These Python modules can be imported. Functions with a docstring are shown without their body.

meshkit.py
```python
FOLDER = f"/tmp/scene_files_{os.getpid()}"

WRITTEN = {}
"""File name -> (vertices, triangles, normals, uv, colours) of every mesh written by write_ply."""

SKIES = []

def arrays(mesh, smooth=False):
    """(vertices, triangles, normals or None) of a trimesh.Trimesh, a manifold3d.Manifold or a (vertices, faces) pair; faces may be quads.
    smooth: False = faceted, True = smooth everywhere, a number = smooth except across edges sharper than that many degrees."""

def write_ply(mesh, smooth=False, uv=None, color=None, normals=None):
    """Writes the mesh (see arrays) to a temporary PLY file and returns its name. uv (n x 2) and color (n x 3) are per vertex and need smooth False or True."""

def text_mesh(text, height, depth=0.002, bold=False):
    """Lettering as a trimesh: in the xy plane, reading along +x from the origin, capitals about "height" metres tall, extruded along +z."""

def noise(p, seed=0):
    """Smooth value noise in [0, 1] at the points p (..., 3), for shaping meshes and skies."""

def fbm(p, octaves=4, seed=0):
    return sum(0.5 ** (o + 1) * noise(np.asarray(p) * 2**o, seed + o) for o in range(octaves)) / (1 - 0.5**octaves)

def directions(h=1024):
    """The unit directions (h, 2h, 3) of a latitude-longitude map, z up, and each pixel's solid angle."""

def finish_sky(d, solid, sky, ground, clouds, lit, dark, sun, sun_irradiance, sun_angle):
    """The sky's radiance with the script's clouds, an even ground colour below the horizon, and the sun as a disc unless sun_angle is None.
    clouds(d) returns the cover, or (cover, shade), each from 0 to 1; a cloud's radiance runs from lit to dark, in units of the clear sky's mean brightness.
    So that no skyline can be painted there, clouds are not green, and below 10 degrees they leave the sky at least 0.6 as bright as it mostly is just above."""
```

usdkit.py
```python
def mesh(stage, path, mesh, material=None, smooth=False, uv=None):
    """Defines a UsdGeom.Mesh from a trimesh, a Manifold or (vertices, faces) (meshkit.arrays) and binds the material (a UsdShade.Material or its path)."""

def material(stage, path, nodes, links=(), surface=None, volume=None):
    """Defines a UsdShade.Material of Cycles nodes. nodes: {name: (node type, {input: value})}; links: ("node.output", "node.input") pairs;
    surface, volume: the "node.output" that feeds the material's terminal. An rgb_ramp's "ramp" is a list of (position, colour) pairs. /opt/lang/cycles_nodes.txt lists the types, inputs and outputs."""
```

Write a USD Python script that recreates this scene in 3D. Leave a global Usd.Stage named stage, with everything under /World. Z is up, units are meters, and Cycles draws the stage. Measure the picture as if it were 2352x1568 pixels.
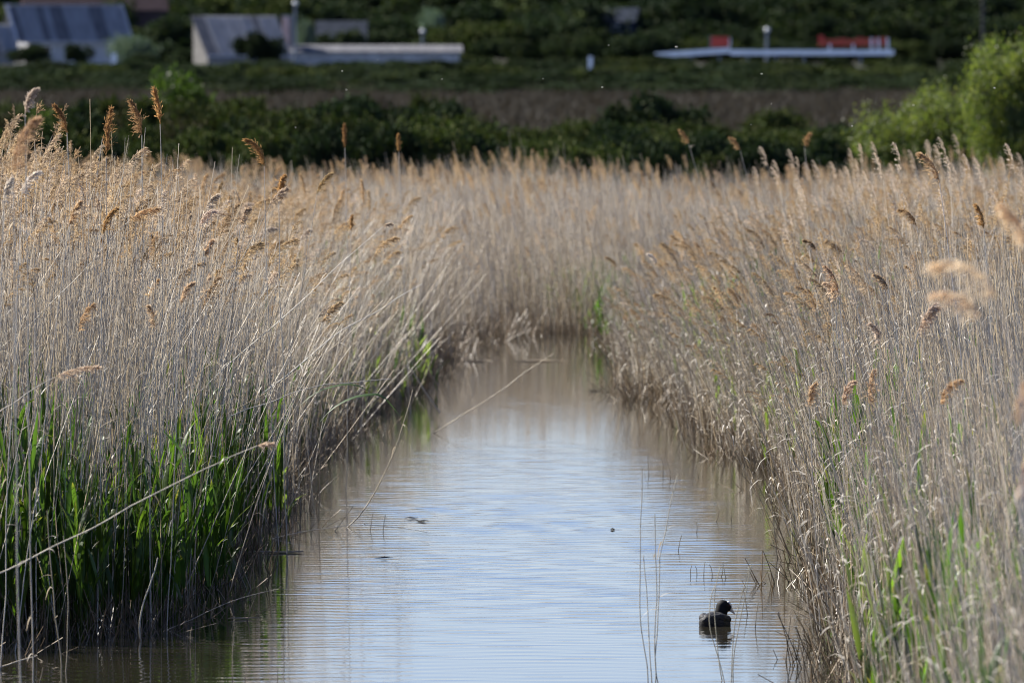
import math, random, numpy as np, trimesh, manifold3d, usdkit, meshkit
from pxr import Usd, UsdGeom, UsdLux, UsdShade, Sdf, Gf, Vt

stage = Usd.Stage.CreateInMemory()
UsdGeom.SetStageUpAxis(stage, UsdGeom.Tokens.z)
UsdGeom.SetStageMetersPerUnit(stage, 1.0)
UsdGeom.Xform.Define(stage, '/World')
UsdGeom.Scope.Define(stage, '/World/Looks')
# ------------------------------------------------------------------ camera, sky, sun, exposure
H = 3.0                      # eye height above the water
FPX = 31634.0                # focal length in pixels of a 2352 pixel wide picture
PYH = 100.0                  # row of the horizon in that picture
PITCH = math.atan((784 - PYH) / FPX)
cam = UsdGeom.Camera.Define(stage, '/World/camera')
cam.AddTranslateOp().Set(Gf.Vec3d(0, 0, H))
cam.AddRotateXOp().Set(90.0 - math.degrees(PITCH))
cam.CreateFocalLengthAttr(300.0)
cam.CreateHorizontalApertureAttr(300.0 * 2352 / FPX)
cam.CreateVerticalApertureAttr(300.0 * 1568 / FPX)
cam.CreateClippingRangeAttr(Gf.Vec2f(1.0, 6000.0))
cam.CreateFStopAttr(7.0)
cam.CreateFocusDistanceAttr(76.0)
cam.CreateExposureAttr(1.35)

SUN_AZ, SUN_EL = math.radians(-58), math.radians(41)      # azimuth from +y towards +x
sdir = np.array([math.sin(SUN_AZ) * math.cos(SUN_EL), math.cos(SUN_AZ) * math.cos(SUN_EL), math.sin(SUN_EL)])
usdkit.material(stage, '/World/Looks/sky_look', {
    "sky": ("sky_texture", {"sky_type": "single_scattering", "sun_disc": False, "sun_elevation": SUN_EL, "sun_rotation": SUN_AZ, "altitude": 1500.0, "air_density": 1.0, "aerosol_density": 0.15, "ozone_density": 2.0}),
    "cool": ("mix_color", {"blend_type": "multiply", "fac": 1.0, "b": (0.83, 0.825, 1.05)}), "bg": ("background_shader", {"strength": 0.05})}, [("sky.color", "cool.a"), ("cool.result", "bg.color")], surface="bg.background")
dome = UsdLux.DomeLight.Define(stage, '/World/sky')
UsdShade.MaterialBindingAPI.Apply(dome.GetPrim()).Bind(UsdShade.Material.Get(stage, '/World/Looks/sky_look'))
dome.GetPrim().SetCustomDataByKey('kind', 'structure')
sun = UsdLux.DistantLight.Define(stage, '/World/sun')
sun.CreateNormalizeAttr(True); sun.CreateIntensityAttr(1.25); sun.CreateAngleAttr(0.5); sun.CreateColorAttr(Gf.Vec3f(1.0, 0.95, 0.87))
zax = Gf.Vec3d(*map(float, sdir)); xax = Gf.Cross(Gf.Vec3d(0, 0, 1), zax).GetNormalized(); yax = Gf.Cross(zax, xax)
sun.AddTransformOp().Set(Gf.Matrix4d(*xax, 0, *yax, 0, *zax, 0, 0, 0, 0, 1))

# ------------------------------------------------------------------ materials
def look(name, nodes, links, surface="p.BSDF", volume=None):
    return usdkit.material(stage, '/World/Looks/' + name, nodes, links, surface=surface, volume=volume)

def col_look(name, trans=0.0, rough=0.6, vary=0.2, spec=0.3, tgain=(1.2, 1.25, 0.8)):
    """colour comes from the mesh's own 'col' primvar, varied a little from copy to copy"""
    n = {"a": ("attribute", {"attribute": "col"}), "o": ("object_info", {}),
         "m": ("map_range", {"from_min": 0.0, "from_max": 1.0, "to_min": 1 - vary, "to_max": 1 + vary}),
         "h": ("hsv", {"hue": 0.5, "saturation": 1.0, "fac": 1.0}),
         "p": ("principled_bsdf", {"roughness": rough, "specular_ior_level": spec})}
    l = [("a.color", "h.color"), ("o.random", "m.value"), ("m.result", "h.value"), ("h.color", "p.base_color")]
    if trans:
        n |= {"t": ("translucent_bsdf", {}), "g": ("mix_color", {"blend_type": "multiply", "fac": 1.0, "b": tgain}), "x": ("mix_closure", {"fac": trans})}
        l += [("h.color", "g.a"), ("g.result", "t.color"), ("p.BSDF", "x.closure1"), ("t.BSDF", "x.closure2")]
        return look(name, n, l, "x.closure")
    return look(name, n, l)

M = {}
M['stem'] = col_look('dry_reed_stem', 0.0, 0.42, 0.18, 0.5)
M['plume'] = col_look('reed_plume', 0.4, 0.8, 0.16, 0.15, (1.08, 1.04, 0.95))
M['leaf'] = col_look('green_reed_leaf', 0.5, 0.45, 0.15, 0.45, (1.35, 1.5, 0.5))
M['dead'] = col_look('dead_leaf', 0.3, 0.6, 0.15, 0.3, (1.1, 1.0, 0.85))
M['foliage'] = col_look('shrub_foliage', 0.12, 0.9, 0.22, 0.03, (1.3, 1.5, 0.5))
M['willow'] = col_look('willow_foliage', 0.45, 0.5, 0.1, 0.35, (1.4, 1.5, 0.5))
M['bark'] = col_look('bark', 0.0, 0.9, 0.1, 0.1)

def noisy(name, c1, c2, scale=4.0, rough=0.7, bump=0.0, spec=0.3, stretch=(1, 1, 1), detail=4.0):
    n = {"g": ("texture_coordinate", {}), "mp": ("mapping", {"scale": stretch}), "n": ("noise_texture", {"scale": scale, "detail": detail}),
         "r": ("rgb_ramp", {"ramp": [(0.3, c1), (0.7, c2)]}), "p": ("principled_bsdf", {"roughness": rough, "specular_ior_level": spec})}
    l = [("g.object", "mp.vector"), ("mp.vector", "n.vector"), ("n.fac", "r.fac"), ("r.color", "p.base_color")]
    if bump:
        n["b"] = ("bump", {"strength": bump, "distance": 0.02}); l += [("n.fac", "b.height"), ("b.normal", "p.normal")]
    return look(name, n, l)

M['mud'] = look('marsh_ground', {"g": ("geometry", {}), "n": ("noise_texture", {"scale": 0.9, "detail": 5.0}), "s": ("separate_xyz", {}), "f": ("map_range", {"from_min": 198.0, "from_max": 212.0, "clamp": True}),
    "r": ("rgb_ramp", {"ramp": [(0.3, (0.035, 0.026, 0.018)), (0.7, (0.13, 0.10, 0.065))]}), "q": ("rgb_ramp", {"ramp": [(0.3, (0.020, 0.022, 0.014)), (0.7, (0.040, 0.036, 0.026))]}),
    "m": ("mix_color", {}), "p": ("principled_bsdf", {"roughness": 0.9, "specular_ior_level": 0.1})},
    [("g.position", "n.vector"), ("g.position", "s.vector"), ("s.y", "f.value"), ("f.result", "m.fac"), ("n.fac", "r.fac"), ("n.fac", "q.fac"), ("r.color", "m.a"), ("q.color", "m.b"), ("m.result", "p.base_color")])
M['render'] = noisy('grey_white_render', (0.30, 0.30, 0.31), (0.38, 0.38, 0.385), 1.2, 0.8)
M['white'] = noisy('white_paint', (0.66, 0.68, 0.70), (0.80, 0.80, 0.80), 2.0, 0.5)
M['roofa'] = noisy('weathered_roof_sheet', (0.19, 0.195, 0.21), (0.33, 0.335, 0.35), 1.6, 0.9, spec=0.08, stretch=(3, 0.5, 0.5))
M['roofb'] = noisy('stained_roof_sheet', (0.09, 0.092, 0.105), (0.19, 0.19, 0.20), 1.6, 0.9, spec=0.08, stretch=(3, 0.5, 0.5))
M['fascia'] = noisy('pale_fascia', (0.24, 0.25, 0.28), (0.34, 0.345, 0.37), 3.0, 0.85, spec=0.08)
M['shedwall'] = noisy('grey_shed_wall', (0.13, 0.125, 0.12), (0.20, 0.195, 0.19), 1.5, 0.95, spec=0.03)  # wall in a darker grey than the render
M['shadehouse'] = noisy('shade_blue_house', (0.022, 0.028, 0.04), (0.038, 0.045, 0.06), 1.5, 0.95, spec=0.02)  # for the white house: its dim bluish shade is put into the colour
M['pink'] = noisy('pink_render', (0.42, 0.27, 0.23), (0.60, 0.44, 0.39), 2.5, 0.85)
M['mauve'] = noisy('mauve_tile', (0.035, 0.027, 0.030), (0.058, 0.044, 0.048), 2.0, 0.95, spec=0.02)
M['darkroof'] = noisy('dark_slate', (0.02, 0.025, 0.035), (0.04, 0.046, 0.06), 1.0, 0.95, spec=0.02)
M['red'] = noisy('red_paint', (0.42, 0.045, 0.03), (0.58, 0.075, 0.05), 3.0, 0.5)
M['metal'] = noisy('galvanised_metal', (0.10, 0.12, 0.15), (0.17, 0.19, 0.22), 4.0, 0.5)
M['darkpole'] = noisy('tarred_pole', (0.02, 0.02, 0.022), (0.045, 0.042, 0.04), 3.0, 0.7)
M['glass'] = look('dark_window_glass', {"p": ("principled_bsdf", {"base_color": (0.03, 0.035, 0.04), "roughness": 0.1})}, [])
M['lamp'] = noisy('lamp_cover', (0.30, 0.32, 0.35), (0.42, 0.44, 0.46), 5.0, 0.3)
M['coot'] = noisy('coot_feathers', (0.010, 0.010, 0.012), (0.032, 0.032, 0.036), 45.0, 0.6, 0.4, 0.3, (1, 3, 3))
M['coothead'] = noisy('coot_head', (0.005, 0.005, 0.006), (0.010, 0.010, 0.011), 40.0, 0.7, 0, 0.15)
M['bill'] = noisy('coot_bill', (0.52, 0.47, 0.44), (0.68, 0.62, 0.58), 60.0, 0.45)
M['shield'] = noisy('coot_shield', (0.75, 0.74, 0.72), (0.82, 0.81, 0.8), 60.0, 0.4)
M['eye'] = look('coot_eye', {"p": ("principled_bsdf", {"base_color": (0.12, 0.01, 0.01), "roughness": 0.1})}, [])
M['water'] = look('pond_water', {"g": ("texture_coordinate", {}), "mp": ("mapping", {"scale": (1.0, 4.0, 1.0)}), "n": ("noise_texture", {"scale": 5.0, "detail": 3.0}),
    "b": ("bump", {"strength": 0.06, "distance": 0.004}),
    "p": ("principled_bsdf", {"base_color": (0.030, 0.027, 0.018), "roughness": 0.015, "ior": 1.33})},
    [("g.object", "mp.vector"), ("mp.vector", "n.vector"), ("n.fac", "b.height"), ("b.normal", "p.normal")])

# ------------------------------------------------------------------ naming and mesh helpers
used = {}
def numbered(path):
    k = used.get(path, -1) + 1; used[path] = k
    return path if k == 0 else f'{path}_{k:03d}'

def tag(p, label=None, cat=None, group=None, kind=None):
    p = p.GetPrim() if hasattr(p, 'GetPrim') else p
    for k, v in (('label', label), ('category', cat), ('group', group), ('kind', kind)):
        if v: p.SetCustomDataByKey(k, v)
    return p

def thing(name, label, cat, loc=(0, 0, 0), rotz=0.0, group=None, scale=None, kind=None):
    x = UsdGeom.Xform.Define(stage, numbered('/World/' + name))
    x.AddTranslateOp().Set(Gf.Vec3d(*map(float, loc)))
    if rotz: x.AddRotateZOp().Set(math.degrees(rotz))
    if scale is not None: x.AddScaleOp().Set(Gf.Vec3f(*map(float, scale)))
    tag(x, label, cat, group, kind)
    return x

class MB:
    """collects coloured pieces of one mesh"""
    def __init__(s): s.v, s.f, s.c, s.n = [], [], [], 0
    def add(s, v, f, c):
        v = np.asarray(v, float); f = np.asarray(f, int)
        if f.shape[1] == 4: f = np.vstack([f[:, [0, 1, 2]], f[:, [0, 2, 3]]])
        s.v.append(v); s.f.append(f + s.n); s.c.append(np.broadcast_to(np.asarray(c, float), v.shape).copy()); s.n += len(v)
    def arrays(s): return np.vstack(s.v), np.vstack(s.f), np.vstack(s.c)
    def ntri(s): return sum(len(f) for f in s.f)
    def build(s, path, mat, smooth=True):
        v, f, c = s.arrays()
        m = usdkit.mesh(stage, path, (v, f), mat, smooth)
        if smooth is True or smooth is False:
            UsdGeom.PrimvarsAPI(m).CreatePrimvar('col', Sdf.ValueTypeNames.Color3fArray, 'vertex').Set(Vt.Vec3fArray.FromNumpy(c.astype(np.float32)))
        return m

def part(name, mesh, mat, parent, smooth=False):
    pp = str(parent.GetPath()) if hasattr(parent, 'GetPath') else str(parent)
    path = numbered(pp + '/' + name)
    if isinstance(mesh, MB): return mesh.build(path, mat, True if smooth is False else smooth)
    return usdkit.mesh(stage, path, mesh, mat, smooth)

def box(x0, x1, y0, y1, z0, z1):
    m = trimesh.creation.box([x1 - x0, y1 - y0, z1 - z0]); m.apply_translation([(x0 + x1) / 2, (y0 + y1) / 2, (z0 + z1) / 2]); return m

def tube(mb, pts, r, col, sides=3, phase=0.0):
    """a round stalk along a polyline; r and col per point"""
    p = np.asarray(pts, float); n = len(p)
    t = np.gradient(p, axis=0); t /= np.linalg.norm(t, axis=1, keepdims=True) + 1e-12
    ref = np.array([0.0, 1.0, 0.0]) if abs(t[:, 1]).mean() < 0.85 else np.array([1.0, 0, 0])
    a = np.cross(t, ref); a /= np.linalg.norm(a, axis=1, keepdims=True) + 1e-12
    b = np.cross(t, a)
    ang = phase + np.arange(sides) * 2 * np.pi / sides
    r = np.broadcast_to(np.asarray(r, float), (n,))
    v = p[:, None] + r[:, None, None] * (np.cos(ang)[None, :, None] * a[:, None] + np.sin(ang)[None, :, None] * b[:, None])
    i, j = np.meshgrid(np.arange(n - 1), np.arange(sides), indexing='ij')
    q = np.stack([i * sides + j, i * sides + (j + 1) % sides, (i + 1) * sides + (j + 1) % sides, (i + 1) * sides + j], -1).reshape(-1, 4)
    c = np.repeat(np.broadcast_to(np.asarray(col, float), (n, 3)), sides, axis=0)
    mb.add(v.reshape(-1, 3), q, c)

def blade(mb, pts, w, side, col):
    """a flat tapering leaf along a polyline"""
    p = np.asarray(pts, float); n = len(p); w = np.broadcast_to(w, (n,))[:, None]
    s = np.asarray(side, float) / np.linalg.norm(side)
    t = np.gradient(p, axis=0); t /= np.linalg.norm(t, axis=1, keepdims=True) + 1e-12
    up = np.cross(np.broadcast_to(s, p.shape), t)
    v = np.empty((n * 3, 3)); v[0::3] = p - s * w / 2; v[1::3] = p - up * w * 0.12; v[2::3] = p + s * w / 2
    i = np.arange(n - 1) * 3
    q = np.vstack([np.stack([i, i + 1, i + 4, i + 3], 1), np.stack([i + 1, i + 2, i + 5, i + 4], 1)])
    c = np.repeat(np.broadcast_to(np.asarray(col, float), (n, 3)), 3, axis=0)
    mb.add(v, q, c)

# ------------------------------------------------------------------ where things are
def at(px, py, d):
    """the point of the place that is seen at column px, row py of a 2352 x 1568 picture, d metres ahead"""
    return np.array([(px - 1176) / FPX * d, d, H - (py - PYH) / FPX * d])
def on_water(px, py):
    d = H * FPX / (py - PYH); return (px - 1176) / FPX * d, d

LB = sorted([on_water(*p)[::-1] for p in ((5, 1500), (150, 1478), (330, 1465), (440, 1430), (520, 1335), (600, 1275), (680, 1235), (725, 1130), (745, 1060), (830, 1000), (900, 930), (1000, 865), (1050, 825), (1090, 800), (1200, 768))])
RB = sorted([on_water(*p)[::-1] for p in ((1345, 772), (1395, 800), (1425, 860), (1490, 940), (1545, 1000), (1640, 1060), (1720, 1120), (1765, 1250), (1800, 1400), (1835, 1568))])
LBy, LBx = np.array([(20, -9.0), (50, -6.2), (60, -3.9)] + LB).T
RBy, RBx = np.array([(20, 1.15), (45, 1.22)] + RB).T
YEND = 141.5
def shore(x, y):
    """how far a point lies outside the channel (negative in the water)"""
    n = (meshkit.noise(np.stack([np.asarray(x) * 1.1, np.asarray(y) * 0.22, np.zeros(np.shape(x))], -1), 3) - 0.5) * 0.5
    return np.maximum(np.maximum(np.interp(y, LBy, LBx) - x, x - np.interp(y, RBy, RBx)), (y - YEND) * 0.4) + n
def sstep(a, b, t):
    t = np.clip((t - a) / (b - a), 0, 1); return t * t * (3 - 2 * t)
def ground(x, y):
    x, y = np.asarray(x, float), np.asarray(y, float)
    s = shore(x, y)
    left = sstep(0.2, -0.6, x - np.interp(y, LBy, LBx))
    top = 0.16 + 0.2 * left * sstep(135, 80, y) + 0.08 * sstep(150, 230, y)
    g = np.where(s < 0, np.maximum(s * 0.5, -0.5) - 0.02, np.minimum(-0.05 + np.maximum(s - 0.35, -0.2) * 0.2, top))
    far = 0.10 + 0.15 * sstep(250, 900, y) + 0.85 * sstep(950, 1240, y)
    g = np.where(y > 200, np.maximum(g, far), g)
    hill = 24.0 * sstep(1290, 2000, y)
    g = g + hill
    nb = meshkit.fbm(np.stack([x * 0.02, y * 0.02, x * 0], -1), 3, 5) - 0.5
    g = g + nb * np.clip((y - 240) / 600, 0, 1) * 0.25
    return g + 1.0 * sstep(22, 6, y) + 0.6 * sstep(40, 24, y) * (s > 0.5)

# ------------------------------------------------------------------ the setting: ground and water
gx = np.concatenate([-np.geomspace(3500, 9, 46), np.arange(-8.7, 7.0, 0.3), np.geomspace(7.2, 3500, 46)])
gy = np.concatenate([[-400, -150, -60, -20, 0], np.arange(6, 60, 2.0), np.arange(60, 150, 0.6), np.geomspace(151, 1200, 70), np.arange(1215, 1600, 12), [1700, 2000, 2600, 3500, 5000]])
X, Y = np.meshgrid(gx, gy)
Z = ground(X, Y)
nx_, ny_ = len(gx), len(gy)
ii, jj = np.meshgrid(np.arange(ny_ - 1), np.arange(nx_ - 1), indexing='ij')
gq = np.stack([ii * nx_ + jj, ii * nx_ + jj + 1, (ii + 1) * nx_ + jj + 1, (ii + 1) * nx_ + jj], -1).reshape(-1, 4)
tag(usdkit.mesh(stage, '/World/ground', (np.stack([X, Y, Z], -1).reshape(-1, 3), gq), M['mud'], True), 'muddy marsh ground under the reeds and scrub', 'ground', kind='structure')

rw = np.random.default_rng(11)
wx = np.concatenate([np.arange(-8.2, -3.6, 0.4), np.arange(-3.6, 3.2, 0.09)]); wy = np.concatenate([np.arange(20, 62, 1.0), np.arange(62, 142.6, 0.042)])
WX, WY = np.meshgrid(wx, wy)
WZ = np.zeros_like(WX)
for k in range(34):
    lam = rw.uniform(0.13, 0.42); th = rw.normal(0, 0.33); ph = rw.uniform(0, 6.28)
    kx, ky = math.sin(th) * 2 * math.pi / lam, math.cos(th) * 2 * math.pi / lam
    env = meshkit.noise(np.stack([WX * 0.55 + k * 7.3, WY * 0.16 + k * 3.1, WX * 0], -1), 20 + k)
    WZ += 0.0051 * lam / 6.28 * np.sin(kx * WX + ky * WY + ph) * np.clip(env * 2.8 - 0.8, 0, 2.2)
calm = 0.12 + 0.88 * sstep(114, 84, WY)
calm = calm * (1 - 0.7 * np.exp(-((WY - 106) / 3.0) ** 2))
calm = calm * (0.5 + 0.5 * sstep(66, 76, WY))
edge = sstep(0.05, 0.7, -shore(WX, WY))
WZ *= calm * (0.35 + 0.65 * edge)
CX, CY = on_water(1645, 1436); RR = np.hypot(WX - CX, (WY - CY)); WZ += 0.0011 * np.sin(RR * 2 * np.pi / 0.16) * np.exp(-RR / 0.35)
CX2, CY2 = on_water(1170, 1152); RR = np.hypot(WX - CX2, (WY - CY2) * 0.6); WZ += 0.0010 * np.sin(RR * 2 * np.pi / 0.2) * np.exp(-((RR - 0.7) / 0.35) ** 2)
nwx, nwy = len(wx), len(wy)
ii, jj = np.meshgrid(np.arange(nwy - 1), np.arange(nwx - 1), indexing='ij')
wq = np.stack([ii * nwx + jj, ii * nwx + jj + 1, (ii + 1) * nwx + jj + 1, (ii + 1) * nwx + jj], -1).reshape(-1, 4)
tag(usdkit.mesh(stage, '/World/water', (np.stack([WX, WY, WZ], -1).reshape(-1, 3), wq), M['water'], True), 'rippled pale blue channel of water between the reed beds', 'water', kind='structure')

# ------------------------------------------------------------------ reeds
C_STEM = np.array([[0.46, 0.40, 0.305], [0.41, 0.37, 0.305], [0.55, 0.485, 0.385], [0.36, 0.285, 0.195], [0.46, 0.36, 0.225], [0.34, 0.31, 0.265], [0.26, 0.20, 0.135]])
C_PL = np.array([[0.48, 0.36, 0.22], [0.42, 0.30, 0.18], [0.54, 0.43, 0.31], [0.34, 0.25, 0.16], [0.60, 0.51, 0.42]])

def plume(mb, base, d0, droop, length, r, color, rich=1.0, fat=1.0, bend=None):
    """a drooping seed head: a curved axis with hanging branchlets of small spikelets"""
    d0 = np.asarray(d0, float) / np.linalg.norm(d0); droop = np.asarray(droop, float); droop = droop / np.linalg.norm(droop)
    bend = bend or r.uniform(0.5, 1.5); n = 9; ax = [np.asarray(base, float)]; dd = d0.copy()
    for k in range(n):
        dd = dd + (droop * 0.9 + np.array([0, 0, -0.55])) * bend / n * (0.3 + 1.2 * k / n); dd /= np.linalg.norm(dd)
        ax.append(ax[-1] + dd * length / n)
    ax = np.array(ax)
    tube(mb, ax, np.linspace(0.0018, 0.0008, n + 1), color * 0.8)
    m = int(70 * rich)
    u = r.uniform(0.02, 1.0, m) ** 0.9 * n
    i = np.clip(u.astype(int), 0, n - 1); fr = (u - i)[:, None]
    p = ax[i] * (1 - fr) + ax[i + 1] * fr
    t = ax[i + 1] - ax[i]; t /= np.linalg.norm(t, axis=1, keepdims=True)
    uu = u / n
    side = r.normal(0, 0.55, (m, 3)) + droop * 0.75 + np.array([0, 0, -0.35])
    out = t * 0.9 + side * (0.75 * (1 - uu)[:, None] + 0.25) * fat; out /= np.linalg.norm(out, axis=1, keepdims=True)
    L = length * (0.14 + 0.26 * np.sin(np.pi * np.clip(uu * 0.9 + 0.1, 0, 1))) * r.uniform(0.5, 1.15, m)
    # each branchlet is three to four spikelet slivers
    per = 4
    for q in range(per):
        f0 = q / per
        s0 = p + out * (L * f0)[:, None] + np.array([0, 0, -1]) * (L * f0 * f0 * 0.35)[:, None]
        dirv = out + np.array([0, 0, -0.45]) * f0 + r.normal(0, 0.28, (m, 3)); dirv /= np.linalg.norm(dirv, axis=1, keepdims=True)
        ln = r.uniform(0.012, 0.024, m)[:, None] * (0.7 + 0.3 * rich ** 0.3)
        wd = np.cross(dirv, r.normal(0, 1, (m, 3))); wd /= np.linalg.norm(wd, axis=1, keepdims=True); wd = wd * r.uniform(0.0012, 0.0026, m)[:, None]
        v = np.stack([s0 - wd * 0.6, s0 + wd * 0.6, s0 + dirv * ln * 0.6 + wd, s0 + dirv * ln, s0 + dirv * ln * 0.6 - wd], 1).reshape(-1, 3)
        b = np.arange(m) * 5
        f = np.vstack([np.stack([b, b + 1, b + 2], 1), np.stack([b, b + 2, b + 4], 1), np.stack([b + 2, b + 3, b + 4], 1)])
        c = color * r.uniform(0.75, 1.3, (m, 1)); mb.add(v, f, np.repeat(c, 5, axis=0))

def stem_path(base, h, lean, az, curve, n, r):
    """a slightly bowed stalk leaning by an angle towards az"""
    t = np.linspace(0, 1, n)
    hd = np.array([math.cos(az), math.sin(az), 0])
    off = h * (math.sin(lean) * t + curve * t ** 2.2)
    wob = r.normal(0, 0.004, (n, 2)) * h; wob[0] = 0
    p = np.asarray(base, float) + hd * off[:, None] + np.array([0, 0, 1.0]) * (h * math.cos(lean) * t * (1 - 0.12 * abs(curve) * t))[:, None]
    p[:, :2] += np.cumsum(wob, 0) * 0.35
    return p

def reed(stems, plumes, dead, base, h, lean, az, curve, r, has_plume, droop, rad, sides=3, n=6, rich=1.0, plen=None, pcol=None, wet_shade=0.14, leafy=0.35, fat=1.0):
    pts = stem_path(base, h, lean, az, curve, n, r)
    c = C_STEM[r.integers(len(C_STEM))] * r.uniform(0.85, 1.12)
    cols = np.repeat(c[None], n, 0)
    cols[-2:] = cols[-2:] * 0.85 + np.array([0.44, 0.35, 0.24]) * 0.15
    if wet_shade:
        k = np.clip((wet_shade - (pts[:, 2] - pts[0, 2])) / wet_shade, 0, 1)[:, None]; cols = cols * (1 - k) + np.array([0.085, 0.06, 0.035]) * k
    tube(stems, pts, np.linspace(rad, rad * 0.45, n), cols, sides, r.uniform(0, 6))
    d = pts[-1] - pts[-2]
    if has_plume:
        plume(plumes, pts[-1], d, droop, plen or r.uniform(0.14, 0.22), r, (pcol if pcol is not None else C_PL[r.choice(5, p=[.33, .25, .2, .1, .12])]) * r.uniform(0.85, 1.12), rich, fat)
    while r.random() < leafy:
        leafy *= 0.5
        u = r.uniform(0.3, 0.9); k = int(u * (n - 1)); p0 = pts[k] + (pts[min(k + 1, n - 1)] - pts[k]) * (u * (n - 1) - k)
        a = r.uniform(0, 6.28); dv = np.array([math.cos(a), math.sin(a), r.uniform(0.1, 1.0)]); L = r.uniform(0.07, 0.2)
        q = p0 + dv * np.linspace(0, 1, 4)[:, None] * L * 0.6 + np.array([0, 0, -1]) * (np.linspace(0, 1, 4) ** 2)[:, None] * L * r.uniform(0.1, 0.9)
        blade(dead, q, np.array([0.004, 0.007, 0.005, 0.001]) * r.uniform(0.7, 1.3), np.cross(dv, [0, 0, 1]) + [0, 0, .2], np.array([0.60, 0.56, 0.49]) * r.uniform(0.8, 1.25))
    return pts

def clump(seed, kind):
    """about forty dead stems round one spot"""
    r = np.random.default_rng(seed); S, P, D = MB(), MB(), MB()
    n = {'left': 34, 'left_back': 34, 'right': 34, 'right_back': 34, 'far': 36}[kind]; back = kind.endswith('back'); kind = kind.split('_')[0]
    for k in range(n):
        a, q = r.uniform(0, 6.28), 0.42 * math.sqrt(r.random())
        base = (q * math.cos(a), q * math.sin(a), -0.06)
        if kind == 'left':
            h = r.normal(1.92, 0.2); lean, az, cv = abs(r.normal(0, 0.10)), r.uniform(0, 6.28), r.normal(0.03, 0.06)
            if r.random() < 0.06: lean, az = r.uniform(0.12, 0.5), r.normal(0.0, 1.3)
            pl = r.random() < (0.27 if back else 0.10) * (h > 1.85); dr = np.array([r.normal(0.35, 0.8), r.normal(0, 0.5), 0]); pc = None
            if r.random() < 0.14: h *= r.uniform(0.4, 0.8); pl = False
        elif kind == 'right':
            h = r.normal(1.48, 0.18); lean, az, cv = abs(r.normal(0.04, 0.09)), math.pi + r.normal(0, 0.8), r.uniform(0.02, 0.2) if back else r.uniform(-0.02, 0.1)
            if r.random() < 0.08: az = r.uniform(0, 6.28)
            pl = r.random() < (0.10 if back else 0.008); dr = np.array([-1.0, r.normal(0, 0.35), 0]); pc = None
            if r.random() < 0.2: h *= r.uniform(0.4, 0.8); pl = False
        else:
            h = r.normal(1.05, 0.13); lean, az, cv = abs(r.normal(0.06, 0.05)), math.pi + r.normal(0, 0.9), r.uniform(0.0, 0.14)
            pl = r.random() < 0.03; dr = np.array([-0.9, r.normal(0, 0.5), 0]); pc = None
        h = max(h, 0.35)
        reed(S, P, D, base, h, lean, az, cv, r, pl, dr, r.uniform(0.0021, 0.0038), 3, 6, 0.6, None, pc, leafy=0.5 if kind != 'right' else 0.8, wet_shade=0.4 if kind == 'left' else 0.2)  # left stems darkened higher: bed shade put into the colour above the damp base
    return S, P, D

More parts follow.
